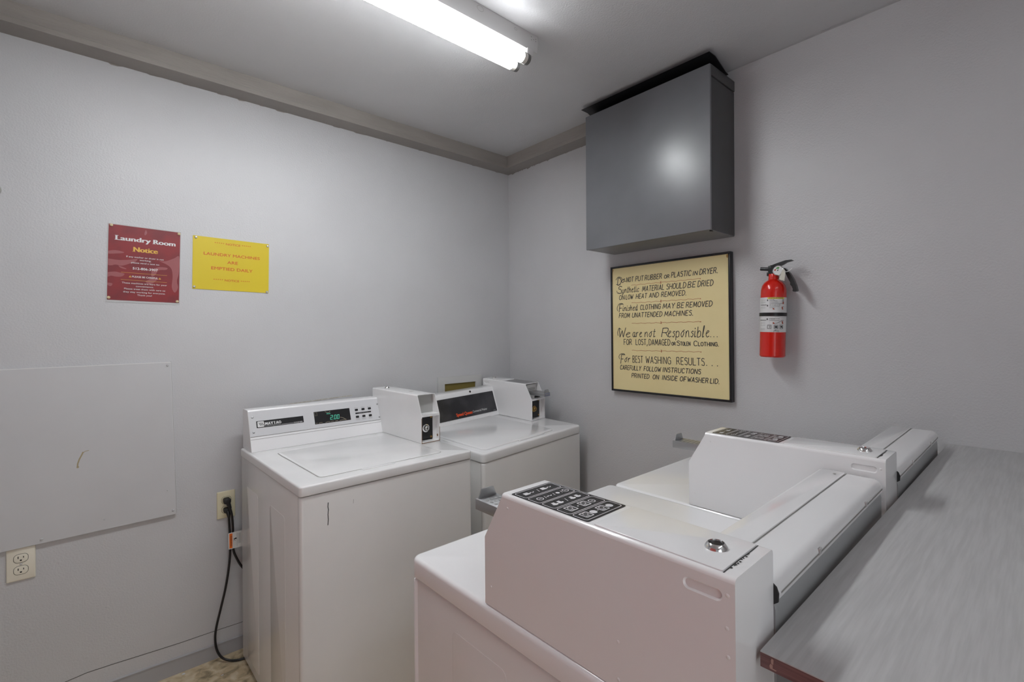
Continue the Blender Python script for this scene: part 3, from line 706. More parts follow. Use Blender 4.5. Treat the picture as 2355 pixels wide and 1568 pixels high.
b.link('fine_print', MGREYP, lb, smooth=0)
b = B(); b.poly([(34, 104), (39.5, 104), (39.5, 111), (37.5, 113), (35, 112)], F); b.poly([(33, 84), (37.5, 83), (35, 94), (31, 94)], F); b.poly([(34, 31), (39, 31), (36, 41), (32, 41)], F)
b.poly([(1, 84), (8, 84), (4, 88), (1, 90)], F); b.poly([(2, 31), (9, 31), (5, 36), (2, 37)], F); b.link('red_print', MREDINK, lb, smooth=0)
b = B(); b.lathe([(r + 0.0012, 0.1530), (r + 0.0032, 0.1535), (r + 0.0032, 0.1655), (r + 0.0012, 0.166)], n=48)
b.box(0.036, 0.0596, -0.014, 0.014, 0.10, 0.27); b.box(-0.004, 0.052, r - 0.001, r + 0.0035, 0.153, 0.166)
b.link('wall_bracket', MBLACK, t)
# valve head and levers (in the plane of the wall, y running left, -y right)
def rel(y, z): return (y + 1.5745, z - 1.2205)
hx = -0.001
b = B(); b.lathe([(0.0150, 0.311), (0.0190, 0.3125), (0.0190, 0.318), (0.013, 0.320), (0.013, 0.3445), (0.0005, 0.345)], n=24)
b.box(-0.011, 0.009, -0.022, 0.018, 0.318, 0.343, bev=0.003); b.cyl((hx, 0.012, 0.3305), (hx, 0.047, 0.3345), 0.0068, 0.0062, 16); b.box(-0.010, 0.010, 0.014, 0.022, 0.3045, 0.320, bev=0.002)
b.link('valve', MBLACK, t)
b = B(); top = [(0.016, 0.340), (0.004, 0.3450), (-0.010, 0.3500), (-0.026, 0.3545), (-0.042, 0.3590), (-0.062, 0.3595), (-0.066, 0.3575)]
bot = [(-0.058, 0.3545), (-0.044, 0.3515), (-0.033, 0.3450), (-0.020, 0.3390), (0.0, 0.3360), (0.016, 0.3330)]
b.loft([[(x, z, -0.009) for x, z in top + bot], [(x, z, 0.008) for x, z in top + bot]], 'x'); b.link('squeeze_lever', MBLACK, t)
b = B(); out = [(-0.014, 0.336), (-0.030, 0.335), (-0.044, 0.328), (-0.058, 0.310), (-0.070, 0.288), (-0.079, 0.264), (-0.083, 0.246), (-0.080, 0.2425), (-0.072, 0.2420), (-0.068, 0.245), (-0.069, 0.252), (-0.065, 0.262), (-0.060, 0.268), (-0.060, 0.276), (-0.050, 0.296), (-0.043, 0.312), (-0.034, 0.320), (-0.014, 0.322)]
b.loft([[(x, z, -0.010) for x, z in out], [(x, z, 0.008) for x, z in out]], 'x'); b.link('carry_handle', MBLACK, t)
gx, gy, gz = -0.019, -0.0235, 0.3215
b = B(); b.lathe([(0.0005, 0.0), (0.0185, 0.0), (0.0185, -0.008), (0.0165, -0.0092), (0.0158, -0.0085)], n=32, c=(gx, gy, gz), ax='x'); b.cyl((-0.010, gy, gz), (gx, gy, gz), 0.010); gg = b.link('pressure_gauge', MCHROME, t)
b = B(); b.lathe([(0.0003, 0), (0.0158, 0), (0.0158, -0.0006), (0.0003, -0.0007)], n=28, c=(gx - 0.0080, gy, gz), ax='x'); b.link('gauge_face', MWHITE, gg)
F = frame((gx - 0.0088, gy, gz), (0, -1, 0), (0, 0, 1), 0.0003)
b = B(); b.poly([(-11, 5), (-13, -1), (-7, 0), (-5, 5)], F); b.link('gauge_red_zone', MREDINK, gg, smooth=0)
b = B(); b.poly([(-4, 6), (-8, 8), (0, 13), (6, 11), (3, 6)], F); b.link('gauge_green_zone', mat('gauge_green', (0.06, 0.30, 0.06), 0.4), gg, smooth=0)
b = B(); b.ribbon([(0, 0), (3, 8)], 1.0, F); b.disc(0, 0, 2.2, F); b.link('gauge_needle', MBLACK, gg, smooth=0)
b = B(); b.tube(catmull([(-0.014, -0.040, 0.324), (-0.018, -0.048, 0.3155), (-0.018, -0.058, 0.318), (-0.014, -0.066, 0.326)], 5), 0.0013, 6); b.link('pull_pin_tie', MTAGW, t)
b = B(); q = [(-0.045, 0.326), (-0.0505, 0.312), (-0.0475, 0.281), (-0.0285, 0.288), (-0.0385, 0.3195)]
b.loft([[(x, z, -0.0305) for x, z in q], [(x, z, -0.0298) for x, z in q]], 'x'); b.link('inspection_tag', mat('buff_tag', (0.62, 0.60, 0.52), 0.5), t)

# ================================================================ CEILING LIGHT
def FIXT(t, glow):
    fx0, fx1 = -2.03, -0.766
    b = B(); pr = [(-1.0476, H - 0.0005), (-1.0476, H - 0.030), (-1.0430, H - 0.0585), (-0.958, H - 0.0585), (-0.9535, H - 0.030), (-0.9535, H - 0.0005)]
    b.loft([[(y + 1.0, z - H, fx0 + 1.4) for y, z in pr], [(y + 1.0, z - H, fx1 + 1.4) for y, z in pr]], 'x'); hs = b.link('housing', MFIX, t)
    F = frame((1.4, -0.0478, -H), (-1, 0, 0), (0, 0, 1), 0.0003, 1.0)
    b = B(); F = lambda a, c: (a + 1.4, -0.0482, c - H)
    b.ribbon([(-1.030 + 0.013 * math.cos(k * 0.3), 2.380 + 0.009 * math.sin(k * 0.3)) for k in range(21)], 0.0008, F, closed=True); b.ribbon([(-0.875 + 0.006 * math.cos(k * 0.3), 2.378 + 0.004 * math.sin(k * 0.3)) for k in range(21)], 0.0008, F, closed=True)
    for (x, z) in ((-0.800, 2.381), (-0.789, 2.375), (-0.800, 2.370), (-0.778, 2.380), (-0.778, 2.372)): b.disc(x, z, 0.0018, F, n=8)
    b.link('knockout', MSEAM, hs, smooth=0)
    for yc in (-0.976, -1.034):
        b = B(); b.cyl((fx0 + 0.035 + 1.4, yc + 1.0, -0.092), (-0.835 + 1.4, yc + 1.0, -0.092), 0.019, n=28)
        b.m = [1 if (len(f) == 4 and sum(b.v[i][2] for i in f) / 4 > -0.0915) else 0 for f in b.f]   # invented weaker glow on the upper half, keeps the ceiling darker
        tb = b.link('tube', [glow, MTUBETOP], t)
        for s, xs in ((1, -0.835), (-1, fx0 + 0.035)):
            b = B(); b.cyl((xs + 1.4, yc + 1.0, -0.092), (xs + s * 0.016 + 1.4, yc + 1.0, -0.092), 0.019, n=28, mi=0); b.link('tube_end', MTUBEEND, tb)
            b = B(); b.cyl((xs + s * 0.016 + 1.4, yc + 1.0, -0.092), (xs + s * 0.030 + 1.4, yc + 1.0, -0.092), 0.0195, 0.0185, n=28); b.link('end_cap', MCAP, tb)
    for xs in (-0.812, fx0 + 0.018):
        for yc in (-0.976, -1.034):
            b = B(); b.box(xs + 1.4 - 0.006, xs + 1.4 + 0.024, yc + 1.0 - 0.014, yc + 1.0 + 0.014, -0.082, -0.056, bev=0.003); b.link('lamp_holder', MFIX, t)
MTUBE_FILL = mat('fill_tube_glow_dim', (0.9, 0.9, 0.9), 0.3, emit=((0.955, 0.98, 1.0), TUBE_STRENGTH * 0.15))
def strip_light(name, label, dy, glow):
  t = thing(name, label, 'ceiling light', (-1.4, -1.0 + dy, H))
  FIXT(t, glow); return t
strip_light('fluorescent_light', 'white fluorescent strip light with two bare tubes on the ceiling', 0.0, MTUBE)
strip_light('fluorescent_light', 'unseen dimmer strip light added as fill on the ceiling near the back wall', -1.95, MTUBE_FILL)  # fill fixture added out of view to brighten the right wall and fronts

# ================================================================ MACHINES
def face_with_hole(outer, hole):
    bm = bmesh.new(); ed = []
    for loop in (outer, hole):
        vs = [bm.verts.new((p[0], p[1], 0)) for p in loop]
        ed += [bm.edges.new((vs[i], vs[(i + 1) % len(vs)])) for i in range(len(vs))]
    bmesh.ops.triangle_fill(bm, use_beauty=True, edges=ed)
    bm.verts.index_update(); out = [(v.co.x, v.co.y) for v in bm.verts]; fs = [tuple(v.index for v in f.verts) for f in bm.faces]
    bm.free(); return out, fs

def meter(t, x0, x1, yf, yt, yb, z0, zb, z1, slide, worn):
    """coin meter: open-fronted steel case with shelf, lock plate and (optionally) coin slide"""
    me_ = MENAM_W if worn else MENAM
    w = 0.0022
    prof = [(yf, z0), (yf, zb), (yt, z1 - 0.002), (yt + 0.003, z1), (yb, z1), (yb, z0)]
    b = B()
    R = 0.006
    # two side plates
    pf = [(yf, z0), (yf, zb), (yt, z1 - R), (yb, z1 - R), (yb, z0)]
    for (a, c) in ((x0, x0 + w), (x1, x1 - w)):        # outer face, inner face
        if slide:
            hole = rrect(yb - 0.0585, yb - 0.0135, z1 - 0.0300, z1 - 0.0165, 0.0064, 6)
            fo, ff = face_with_hole(pf, hole)
            b.add([(a, p, q) for p, q in fo], ff)
            s_ = 1 if c > a else -1; n = len(hole); ins = rrect(yb - 0.0560, yb - 0.0160, z1 - 0.0275, z1 - 0.0190, 0.0040, 6)
            b.add([(a, p, q) for p, q in hole] + [(a + s_ * 0.0028, p, q) for p, q in ins], [(i, (i + 1) % n, n + (i + 1) % n, n + i) for i in range(n)] + [tuple(range(n, 2 * n))])
        else: b.add([(a, p, q) for p, q in pf], [tuple(range(5))])
        b.add([(a, p, q) for p, q in pf] + [(c, p, q) for p, q in pf], [(i, (i + 1) % 5, 5 + (i + 1) % 5, 5 + i) for i in range(5)])
        b.add([(c, p, q) for p, q in pf], [tuple(range(5))])
    # rounded top sheet: section in x/z swept along y
    def sec(y):
        pts = []
        for k in range(5):
            a = math.pi - math.pi / 2 * k / 4; pts.append((x0 + R + R * math.cos(a), z1 - R + R * math.sin(a), y))
        for k in range(5):
            a = math.pi / 2 - math.pi / 2 * k / 4; pts.append((x1 - R + R * math.cos(a), z1 - R + R * math.sin(a), y))
        pts += [(x1 - w, z1 - R, y), (x1 - w - 0.002, z1 - w, y), (x0 + w + 0.002, z1 - w, y), (x0 + w, z1 - R, y)]
        return pts
    b.loft([sec(yt), sec(yb)], 'y')
    # back sheet, floor, shelf, recessed upper back plate
    b.box(x0 + w, x1 - w, yb - 0.003, yb, z0, z1 - w)
    b.box(x0 + w, x1 - w, yf, yb - 0.003, z0, z0 + 0.006)
    b.box(x0 + w, x1 - w, yf + 0.0005, yf + 0.055, zb - 0.005, zb + 0.004)
    case = b.link('meter_case', me_, t)
    b = B(); F = frame((x0 + w, yt + 0.030, 0), (1, 0, 0), (0, 0, 1), 0, 1.0)
    b.box(x0 + w, x1 - w, yt + 0.018, yt + 0.021, zb, z1 - w); bp = b.link('blank_plate', MGALV if worn else MENAM_W, t)
    # lock plate
    b = B(); b.box(x0 + w + 0.0005, x1 - w - 0.018, yf + 0.024, yf + 0.028, z0 + 0.012, zb - 0.006); lp = b.link('lock_plate', MBLACK, t)
    b = B(); b.box(x1 - w - 0.018, x1 - w, yf + 0.024, yf + 0.028, z0 + 0.006, zb - 0.006); b.link('lock_surround', me_, t)
    xc = (x0 + x1 - 0.018) / 2; zc = z0 + (zb - z0) * 0.50
    b = B(); b.lathe([(0.0005, -0.012), (0.009, -0.012), (0.0115, -0.009), (0.0125, -0.003), (0.017, -0.001), (0.017, 0)], n=24, c=(xc, yf + 0.024, zc), ax='y'); lk = b.link('lock', MCHROME if worn else MBRASS, lp)
    b = B(); F = frame((xc, yf + 0.0118, zc), (1, 0, 0), (0, 0, 1), 0.0002); b.rect(-1.2, 1.2, -5, 5, F); b.disc(0, 0, 3, F); b.link('keyhole', MGAP, lk, smooth=0)
    for zz in (z0 + 0.018, zb - 0.012):
        b = B(); b.lathe([(0.0003, -0.003), (0.004, -0.0025), (0.005, 0)], n=12, c=(x1 - w - 0.026, yf + 0.024, zz), ax='y'); b.link('screw', MBRASS, lp)
    if worn:
        b = B()
        for (a0, a1, c0, c1) in ((x0 - 0.0003, x1 + 0.0003, z0 - 0.0003, z0 + 0.002),):
            b.box(a0, a1, yf - 0.0006, yf + 0.0004, c0, c1)
        b.box(x0 - 0.0004, x0 + 0.0016, yf - 0.0006, yf + 0.0004, z0, zb - 0.01); b.box(x1 - 0.0014, x1 + 0.0004, yf - 0.0006, yf + 0.0004, z0, z0 + 0.06)
        b.link('rusty_edge', MRUST, t)
        b = B(); F = frame((x1 - w, yf, z0), (0, 1, 0), (0, 0, 1), 0.0003); F = lambda a, c: (x1 - w - 0.0004, yf + a * 0.001, z0 + c * 0.001)
        b.disc(14, 22, 5, F, ry=6); b.link('side_hole', MRUST, t, smooth=0)
        b = B(); b.lathe([(0.0003, 0.0008), (0.009, 0.0006), (0.0095, 0)], n=20, c=((x0 + x1) / 2 + 0.004, yt + 0.13, z1), ax='z'); b.link('hole_plug', MSEAM, t)
    if slide:
        sx = (x0 + x1) / 2 ; zs = zb + 0.022
        b = B(); b.box(sx - 0.036, sx + 0.036, yt + 0.006, yt + 0.018, zb + 0.004, z1 - 0.008, bev=0.002); sp = b.link('slide_plate', MSTEEL_L, t)
        b = B(); F = frame((sx, yt + 0.006, zs + 0.018), (1, 0, 0), (0, 0, 1), 0.0003)
        for i in range(9):
            for j in range(3): b.disc(-24 + i * 6 + (3 if j % 2 else 0) * 0.6, 6 + j * 5, 1.8, F, n=8)
        b.link('perforation', MGAP, sp, smooth=0)
        b = B(); ye = yt - 0.108
        b.box(sx - 0.0245, sx + 0.0245, ye, yt + 0.004, zs, zs + 0.0195, bev=0.0012); cs = b.link('coin_slide', MSTEEL, t)
        b = B(); b.prism([(ye + 0.004, zs + 0.0195), (ye + 0.030, zs + 0.0195), (ye + 0.024, zs + 0.034), (ye + 0.006, zs + 0.031)], sx - 0.0225, sx - 0.019, 'x')
        q = [(sx - 0.021, zs + 0.0195), (sx + 0.021, zs + 0.0195), (sx + 0.014, zs + 0.036), (sx - 0.014, zs + 0.036)]
        b = B(); b.prism(q, ye + 0.004, ye + 0.0065, 'y'); b.link('push_tab', MSTEEL, cs)
        b = B(); F = frame((sx, (ye + yt) / 2, zs + 0.0195), (1, 0, 0), (0, 1, 0), 0.0004)
        for i in range(4):
            for j in range(5): b.disc(-15 + i * 10, -30 + j * 12, 3.2, F, n=10)
        b.link('coin_slot', MSTEEL_L, cs, smooth=0)
        b = B(); b.box(sx - 0.030, sx + 0.030, yt - 0.036, yt + 0.006, zs - 0.016, zs - 0.0004, bev=0.0015); mt = b.link('slide_mount', MSTEEL_L, t)
        b = B(); F = frame((sx, yt - 0.036, zs - 0.016), (1, 0, 0), (0, 0, 1), 0.0003); b.rect(-24, 22, 2, 13.5, F); b.link('price_sticker', MBLACK, mt, smooth=0)
        b = B(); F = frame((sx, ye, zs), (1, 0, 0), (0, 0, 1), 0.0003); b.ribbon(rrect(-16, 16, 4, 16, 2, 3), 1.6, F, closed=True); b.link('slide_label', mat('blue_label_line', (0.10, 0.17, 0.42), 0.4), cs, smooth=0)
    return case

def icon_row(bw, F, y0, y1, x0, x1, kind):
    """white outline and pictograms of one row of the instruction decal"""
    bw.ribbon(rrect(x0, x1, y0, y1, 4.5, 3), 1.2, F, closed=True)
    yc = (y0 + y1) / 2; wd = x1 - x0
    K = 1.3
    def bowl(x): bw.poly([(x - 6, yc + 4), (x + 6, yc + 4), (x + 4.4, yc - 5), (x - 4.4, yc - 5)], F)
    def shirt(x): bw.poly([(x - 3, yc - 5), (x + 3, yc - 5), (x + 3, yc + 1), (x + 5.5, yc), (x + 5.5, yc + 3.5), (x + 2, yc + 5.5), (x - 2, yc + 5.5), (x - 5.5, yc + 3.5), (x - 5.5, yc), (x - 3, yc + 1)], F)
    def machine(x):
        bw.ribbon(rrect(x - 7.5, x + 7.5, yc - 8.5, yc + 7, 1, 2), 1.8, F, closed=True); bw.ribbon([(x - 6, yc + 4), (x + 2, yc + 4)], 1.4, F); bw.ribbon([(x + 4 * math.cos(k * 0.63), yc - 2.5 + 4 * math.sin(k * 0.63)) for k in range(10)], 1.2, F, closed=True)
    def coil(x): bw.ribbon([(x + 5.5 * math.cos(k * 0.63), yc + 5.5 * math.sin(k * 0.63)) for k in range(10)], 1.5, F, closed=True); bw.ribbon([(x - 3, yc), (x + 3, yc)], 1.2, F)
    def wave(x): bw.ribbon([(x - 6 + k * 1.5, yc + 1.6 * math.sin(k * 1.3)) for k in range(9)], 1.6, F)
    X = lambda f: x0 + wd * f
    if kind == 0: bowl(X(.18)); wave(X(.30)); bw.ribbon([(X(.51), yc - 5), (X(.47), yc + 5)], 1.0, F); bowl(X(.64)); wave(X(.78))
    elif kind == 1:
        coil(X(.18)); bw.ribbon([(X(.33), yc - 4), (X(.30), yc + 4)], 1.0, F); wave(X(.42)); bw.ribbon([(X(.57), yc - 4), (X(.54), yc + 4)], 1.0, F); bw.disc(X(.66), yc, 3.6, F, n=10); bw.ribbon([(X(.78), yc - 4), (X(.75), yc + 4)], 1.0, F); coil(X(.88))
    elif kind == 2: shirt(X(.18)); shirt(X(.32)); bw.ribbon([(X(.52), yc - 5), (X(.48), yc + 5)], 1.0, F); shirt(X(.66)); shirt(X(.81))
    elif kind == 3: machine(X(.22)); bw.disc(X(.40), yc, 1.6, F, n=8); machine(X(.58)); coil(X(.79))
    else: machine(X(.20)); bw.disc(X(.38), yc, 6, F, n=12); bw.disc(X(.5), yc, 1.4, F, n=8); machine(X(.64)); bw.disc(X(.83), yc, 6, F, n=12)

def sq_machine(name, label, cat, dryer, group=None, worn=False):
    """large-capacity coin machine, local frame: x right, y back, z up, origin front left at the floor"""
    t = thing(name, label, cat, group=group)
    w, d, dk = 0.683, 0.662, 0.8605
    bk = 0.0 if dryer else 0.026     # the washer is a little shallower at the back
    if not dryer: d = 0.595
    b = B(); b.slab(0.004, w - 0.004, 0.006, d - 0.004, 0.03, dk - 0.042, 0.016, 0.006, 0, seg=4); b.link('cabinet', MSIDE, t)
    b = B(); b.slab(0, w, 0, d - 0.002, dk - 0.040, dk, 0.020, 0.009, 0.003, seg=6, bs=4); b.link('top_deck', MENAM, t)
    # shallow pressed ribs on both sides
    for sx, (c0, c1) in (('l', (0.0022, 0.006)), ('r', (w - 0.006, w - 0.0022))):
        b = B()
        for (ya, yb) in ((0.144, 0.295), (0.365, 0.52)):
            b.slab(ya, yb, 0.07, 0.771, (c0 if sx == 'r' else c0 + 0.0012), (c1 - 0.0012 if sx == 'r' else c1), 0.014, 0.0005 if sx == 'r' else 0, 0.0005 if sx == 'l' else 0, ax='x')
        b.link('side_panel', MSIDE, t)
    # front panel sheet wrapping round the corners
    b = B(); b.slab(0.0015, w - 0.0015, 0.001, 0.027, 0.031, dk - 0.0435, 0.013, 0.007, 0, seg=4); fp = b.link('front_panel', MSIDE if not dryer else MENAM, t)
    if dryer:
        b = B(); b.slab(0.12, w - 0.12, 0.22, 0.70, -0.012, 0.001, 0.02, 0, 0.006, ax='y'); dd = b.link('loading_door', MENAM, t)
        b = B(); b.box(0.15, 0.165, -0.030, -0.012, 0.42, 0.52, bev=0.004); b.link('door_pull', MENAM, dd)
    else:
        b = B(); b.slab(0.035, 0.500, 0.030, 0.492, dk - 0.001, dk + 0.007, 0.022, 0.005, 0, seg=5); ld = b.link('lid', MENAM, t)
        b = B(); b.slab(0.24, 0.42, 0.020, 0.034, dk + 0.0005, dk + 0.0055, 0.006, 0.002, 0); b.link('lid_grip', MENAM, ld)
    for (x, y) in ((0.05, 0.05), (w - 0.05, 0.05), (0.05, d - 0.05), (w - 0.05, d - 0.05)):
        b = B(); b.cyl((x, y, 0.0), (x, y, 0.034), 0.018, n=14); b.link('foot', MBLACK, t)
    # rear console
    cx0, cx1 = 0.002, 0.572
    fz = 1.0185
    pr = [(0.498, dk + 0.0004), (0.549, fz - 0.012), (0.551, fz - 0.005), (0.5545, fz - 0.001), (0.559, fz), (0.650 - bk, fz - 0.001), (0.657 - bk, fz - 0.004), (0.6615 - bk, fz - 0.010), (0.6630 - bk, fz - 0.016), (0.6630 - bk, fz - 0.0240), (0.6612 - bk, fz - 0.0262), (0.654 - bk, fz - 0.0265), (0.6525 - bk, fz - 0.032), (0.6535 - bk, dk + 0.0004)]
    b = B(); b.prism(pr, cx0, cx1, 'x'); cs = b.link('console', MENAM, t)
    if dryer:
        b = B(); b.slab(cx0 - 0.0005, cx1 + 0.004, 0.557, 0.6025, fz - 0.0005, fz + 0.0022, 0.010, 0.001, 0); st = b.link('cover_strip', MENAM, cs)
        b = B(); b.disc(0.030, 0.589, 0.0042, lambda a, c: (a, c, fz + 0.0026), ry=0.0032); b.ribbon([(cx0, 0.6032), (cx1, 0.6032)], 0.0012, lambda a, c: (a, c, fz + 0.0002)); b.link('screw_hole', MSEAM, st, smooth=0)
        b = B(); b.prism([(0.6528, dk + 0.002), (0.6618, dk + 0.002), (0.6618, fz - 0.0350), (0.6600, fz - 0.0285), (0.6528, fz - 0.0275)], cx0 + 0.002, cx1, 'x'); b.link('rear_panel', MZINCD, cs)
        for xx in (0.13, 0.40):
            b = B(); b.box(xx, xx + 0.010, 0.6600, 0.6648, fz - 0.020, fz - 0.011, bev=0.001); b.link('clip', MSTEEL_L, cs)
        b = B(); b.ribbon([(cx0, 0), (0.556, 0)], 0.0025, lambda a, c: (a, 0.6634, fz - 0.0185 + c)); b.link('lip_seam', MSEAM, cs, smooth=0)
        b = B(); b.prism([(0.6545, dk + 0.002), (0.6560, dk + 0.002), (0.6575, fz - 0.030), (0.6650, fz - 0.024), (0.6655, fz - 0.014), (0.6630, fz - 0.007), (0.6580, fz - 0.003), (0.6545, fz - 0.003)], cx1 - 0.002, cx1 + 0.0009, 'x'); b.link('end_gap', MGAP, cs)
    else:
        # black name panel on the slanted face
        o = Vector((cx0, 0.498, dk)); ey = Vector((0, 0.051, fz - 0.012 - dk)).normalized()
        F = frame(o, (1, 0, 0), ey, 0.0004)
        x0 = 0.01
        b = B()
        pts = rrect(190, 562, 14, 148, 2)
        F0 = frame(o, (1, 0, 0), ey, 0.0015)
        b = B(); vs = [F0(a, c) for a, c in rrect(14, 562, 24, 141, 3)]; n_ = len(vs); F1 = frame(o, (1, 0, 0), ey, -0.001)
        vs += [F1(a, c) for a, c in rrect(14, 562, 24, 141, 3)]
        b.add(vs, [tuple(range(n_))] + [(i, (i + 1) % n_, n_ + (i + 1) % n_, n_ + i) for i in range(n_)]); np_ = b.link('name_panel', MBLKPANEL, cs)
        F2 = frame(o, (1, 0, 0), ey, 0.0019)
        b = B(); put_text(b, 'Speed Queen', 268, 380, 38, 16, F2, bold=0.035, spacing=0.95); b.link('red_lettering', MORANGE, np_, smooth=0)
        b = B(); put_text(b, 'Commercial Washer', 384, 490, 41, 12.5, F2, bold=0.0, spacing=0.95); put_text(b, 'SERIES', 535, 552, 29, 2, F2); b.link('white_lettering', MWHITE, np_, smooth=0)
        b = B(); b.cyl((0.40, 0.5515, fz - 0.009), (0.40, 0.548, fz - 0.0085), 0.006, n=16); b.link('screw_hole', MGAP, cs)
    # coin meter
    mx0, mx1 = 0.573, 0.679
    yf, yt, yb, zb, z1 = 0.242, 0.287, 0.660 - bk, 0.9735, 1.0572
    case = meter(t, mx0, mx1, yf, yt, yb, dk + 0.0008, zb, z1, True, worn)
    # decal on top
    F = frame((mx0, yt, z1), (1, 0, 0), (0, 1, 0), 0.0004)
    b = B(); b.rect(7, 99, 14, 172, F, R=4); dc = b.link('instruction_decal', MBLACK if dryer else MGREYP, t)
    F = frame((mx0, yt, z1), (1, 0, 0), (0, 1, 0), 0.0007)
    # rows are read from the front of the machine
    b = B()
    for k in range(5): icon_row(b, lambda a, c: F(106 - a, c), 18 + k * 30.5, 18 + k * 30.5 + 27, 11, 95, k)
    b.link('pictogram', MFAINT if dryer else MSEAM, dc, smooth=0)
    # access plate with lock
    b = B(); b.slab(mx0 + 0.005, mx1 - 0.007, yt + 0.182, yb - 0.016, z1 - 0.0003, z1 + 0.0016, 0.003, 0.0006, 0); ap = b.link('access_plate', MENAM, t)
    b = B(); b.ribbon([(mx0 + 0.005, yb - 0.0150), (mx0 + 0.03, yb - 0.0146), (mx0 + 0.06, yb - 0.0152), (mx1 - 0.006, yb - 0.0147)], 0.0013, lambda a, c: (a, c, z1 + 0.0003))
    xx = mx0 + 0.030
    while xx < mx0 + 0.080:
        xx += random.uniform(0.0015, 0.009); rr = random.uniform(0.0006, 0.0021); b.disc(xx, yb - 0.0146 + rr * random.uniform(0.2, 1.2), rr, lambda a, c: (a, c, z1 + 0.0003), n=7, ry=rr * random.uniform(0.5, 1.0))
    b.link('dirty_seam', MGAP, case, smooth=0)
    lx, ly = (mx0 + mx1) / 2 - 0.004, yb - 0.046
    b = B(); b.lathe([(0.0135, 0.0), (0.0130, 0.002), (0.0100, 0.006), (0.0092, 0.0065), (0.0088, 0.0045), (0.0005, 0.0045)], n=28, c=(lx, ly, z1 + 0.0014)); lk = b.link('lock', MCHROME, ap)
    b = B(); b.disc(lx, ly, 0.0085, lambda a, c: (a, c, z1 + 0.0062)); b.link('lock_core', MBLACK, lk, smooth=0)
    # pressed vent slots and dimples on the case sides
    for (c0, c1, bt, bb) in ((mx0 - 0.0024, mx0 + 0.0002, 0, 0.0022), (mx1 - 0.0002, mx1 + 0.0024, 0.0022, 0)):
        b = B(); xs = c1 if bt else c0; sgn = 1 if bt else -1
        for (yy, zz, rr) in ((yt + 0.014, z1 - 0.021, 0.0022), (yf + 0.016, dk + 0.034, 0.0018)):
            b.lathe([(0.0003, sgn * 0.0010), (rr * 0.8, sgn * 0.0008), (rr, 0)], n=10, c=(mx1 if bt else mx0, yy, zz), ax='x')
        for (yy, zz) in ((yb - 0.008, z1 - 0.020), (yb - 0.009, z1 - 0.055), (yb - 0.008, z1 - 0.085), (yf + 0.27, dk + 0.062), (yf + 0.27, dk + 0.014)):
            b.lathe([(0.0003, sgn * 0.0007), (0.0018, sgn * 0.0005), (0.0024, 0)], n=10, c=(mx1 if bt else mx0, yy, zz), ax='x')
        b.link('rivet', MENAM_W, case)
    return t

# far washer: stands slightly out of level
wy = 0.0698
Rz = Matrix.Rotation(wy, 4, 'Z'); Rt = Matrix.Rotation(-0.0389, 4, 'Y') @ Matrix.Rotation(0.0321, 4, 'X')
cw_ = math.cos(wy); sw_ = math.sin(wy); Wd = 0.683
piv_w = Vector((-0.7667 + cw_ * 0.6848, -0.699 + sw_ * 0.6848, 0.8409)); Rm = Rz @ Rt
t = sq_machine('coin_washer', 'white coin washer with a black name panel in the room corner', 'washing machine', False, group='white coin washers on the left wall')
loc = piv_w - (Rm @ Vector((Wd, 0, 0.8605)))
t.matrix_world = Matrix.Translation(loc) @ Rm
# dryers, turned to face the washers
for i, (x0, lab) in enumerate(((-0.8083, 'white coin dryer nearest the camera, at the open end of the grey counter'), (-0.1215, 'white coin dryer standing beside the right wall'))):
    t = sq_machine('coin_dryer', lab, 'clothes dryer', True, group='white coin dryers against the counter')
    a = 0.0125 if i == 0 else 0.0085
    px, py = (-1.2, -1.75) if i == 0 else (-0.5, -1.75)
    v = Matrix.Rotation(a, 3, 'Z') @ Vector((x0 - px, -1.3901 - py, 0))
    t.location = (px + v.x, py + v.y, 0); t.rotation_euler = (0, 0, math.pi + a)

# front washer
t = thing('coin_washer', 'white coin washer with a lit green price display, nearest the outlets', 'washing machine', group='white coin washers on the left wall')
a1 = 0.0198
v = Matrix.Rotation(a1, 3, 'Z') @ Vector((-1.531 + 1.24, -0.7801 + 0.45, 0))
t.location = (-1.24 + v.x, -0.45 + v.y, 0); t.rotation_euler = (0, 0, a1)
w, d, dk = 0.6486, 0.690, 0.8628
b = B(); b.slab(0.003, w - 0.003, 0.010, d, 0.028, dk - 0.033, 0.004, 0.004, 0, seg=2); b.link('cabinet', MSIDE, t)
b = B(); b.slab(0, w, 0, d + 0.004, dk - 0.031, dk, 0.012, 0.006, 0.003, seg=6, bs=4); b.link('top_deck', MENAM_W, t)
b = B(); b.slab(0.0015, w - 0.0015, 0.002, 0.030, 0.028, dk - 0.034, 0.010, 0.004, 0, seg=4); fp = b.link('front_panel', MSIDE, t)
F = frame((0.0015, 0.002, 0), (1, 0, 0), (0, 0, 1), 0.0004)
b = B(); b.ribbon([(84, 797), (83, 785), (84.5, 775), (83, 760), (84, 745), (82.5, 728)], 2.4, F); b.ribbon([(166, 788), (165, 775)], 0.8, F); b.link('black_scuff', MINK, fp, smooth=0)
for (c0, c1, bt, bb) in ((0.0010, 0.004, 0, 0.0018), (w - 0.004, w - 0.001, 0.0018, 0)):
    b = B()
    for (ya, yb, zt) in ((0.150, 0.308, 0.733), (0.455, 0.612, 0.727)): b.slab(ya, yb, 0.06, zt, (c0 if bt else c0 + 0.0013), (c1 - 0.0013 if bt else c1), 0.014, bt * 0.25, bb * 0.25, ax='x')
    b.link('side_panel', MSIDE, t)
for (x, y) in ((0.05, 0.06), (w - 0.05, 0.06), (0.05, d - 0.06), (w - 0.05, d - 0.06)):
    b = B(); b.cyl((x, y, 0), (x, y, 0.032), 0.018, n=14); b.link('foot', MBLACK, t)
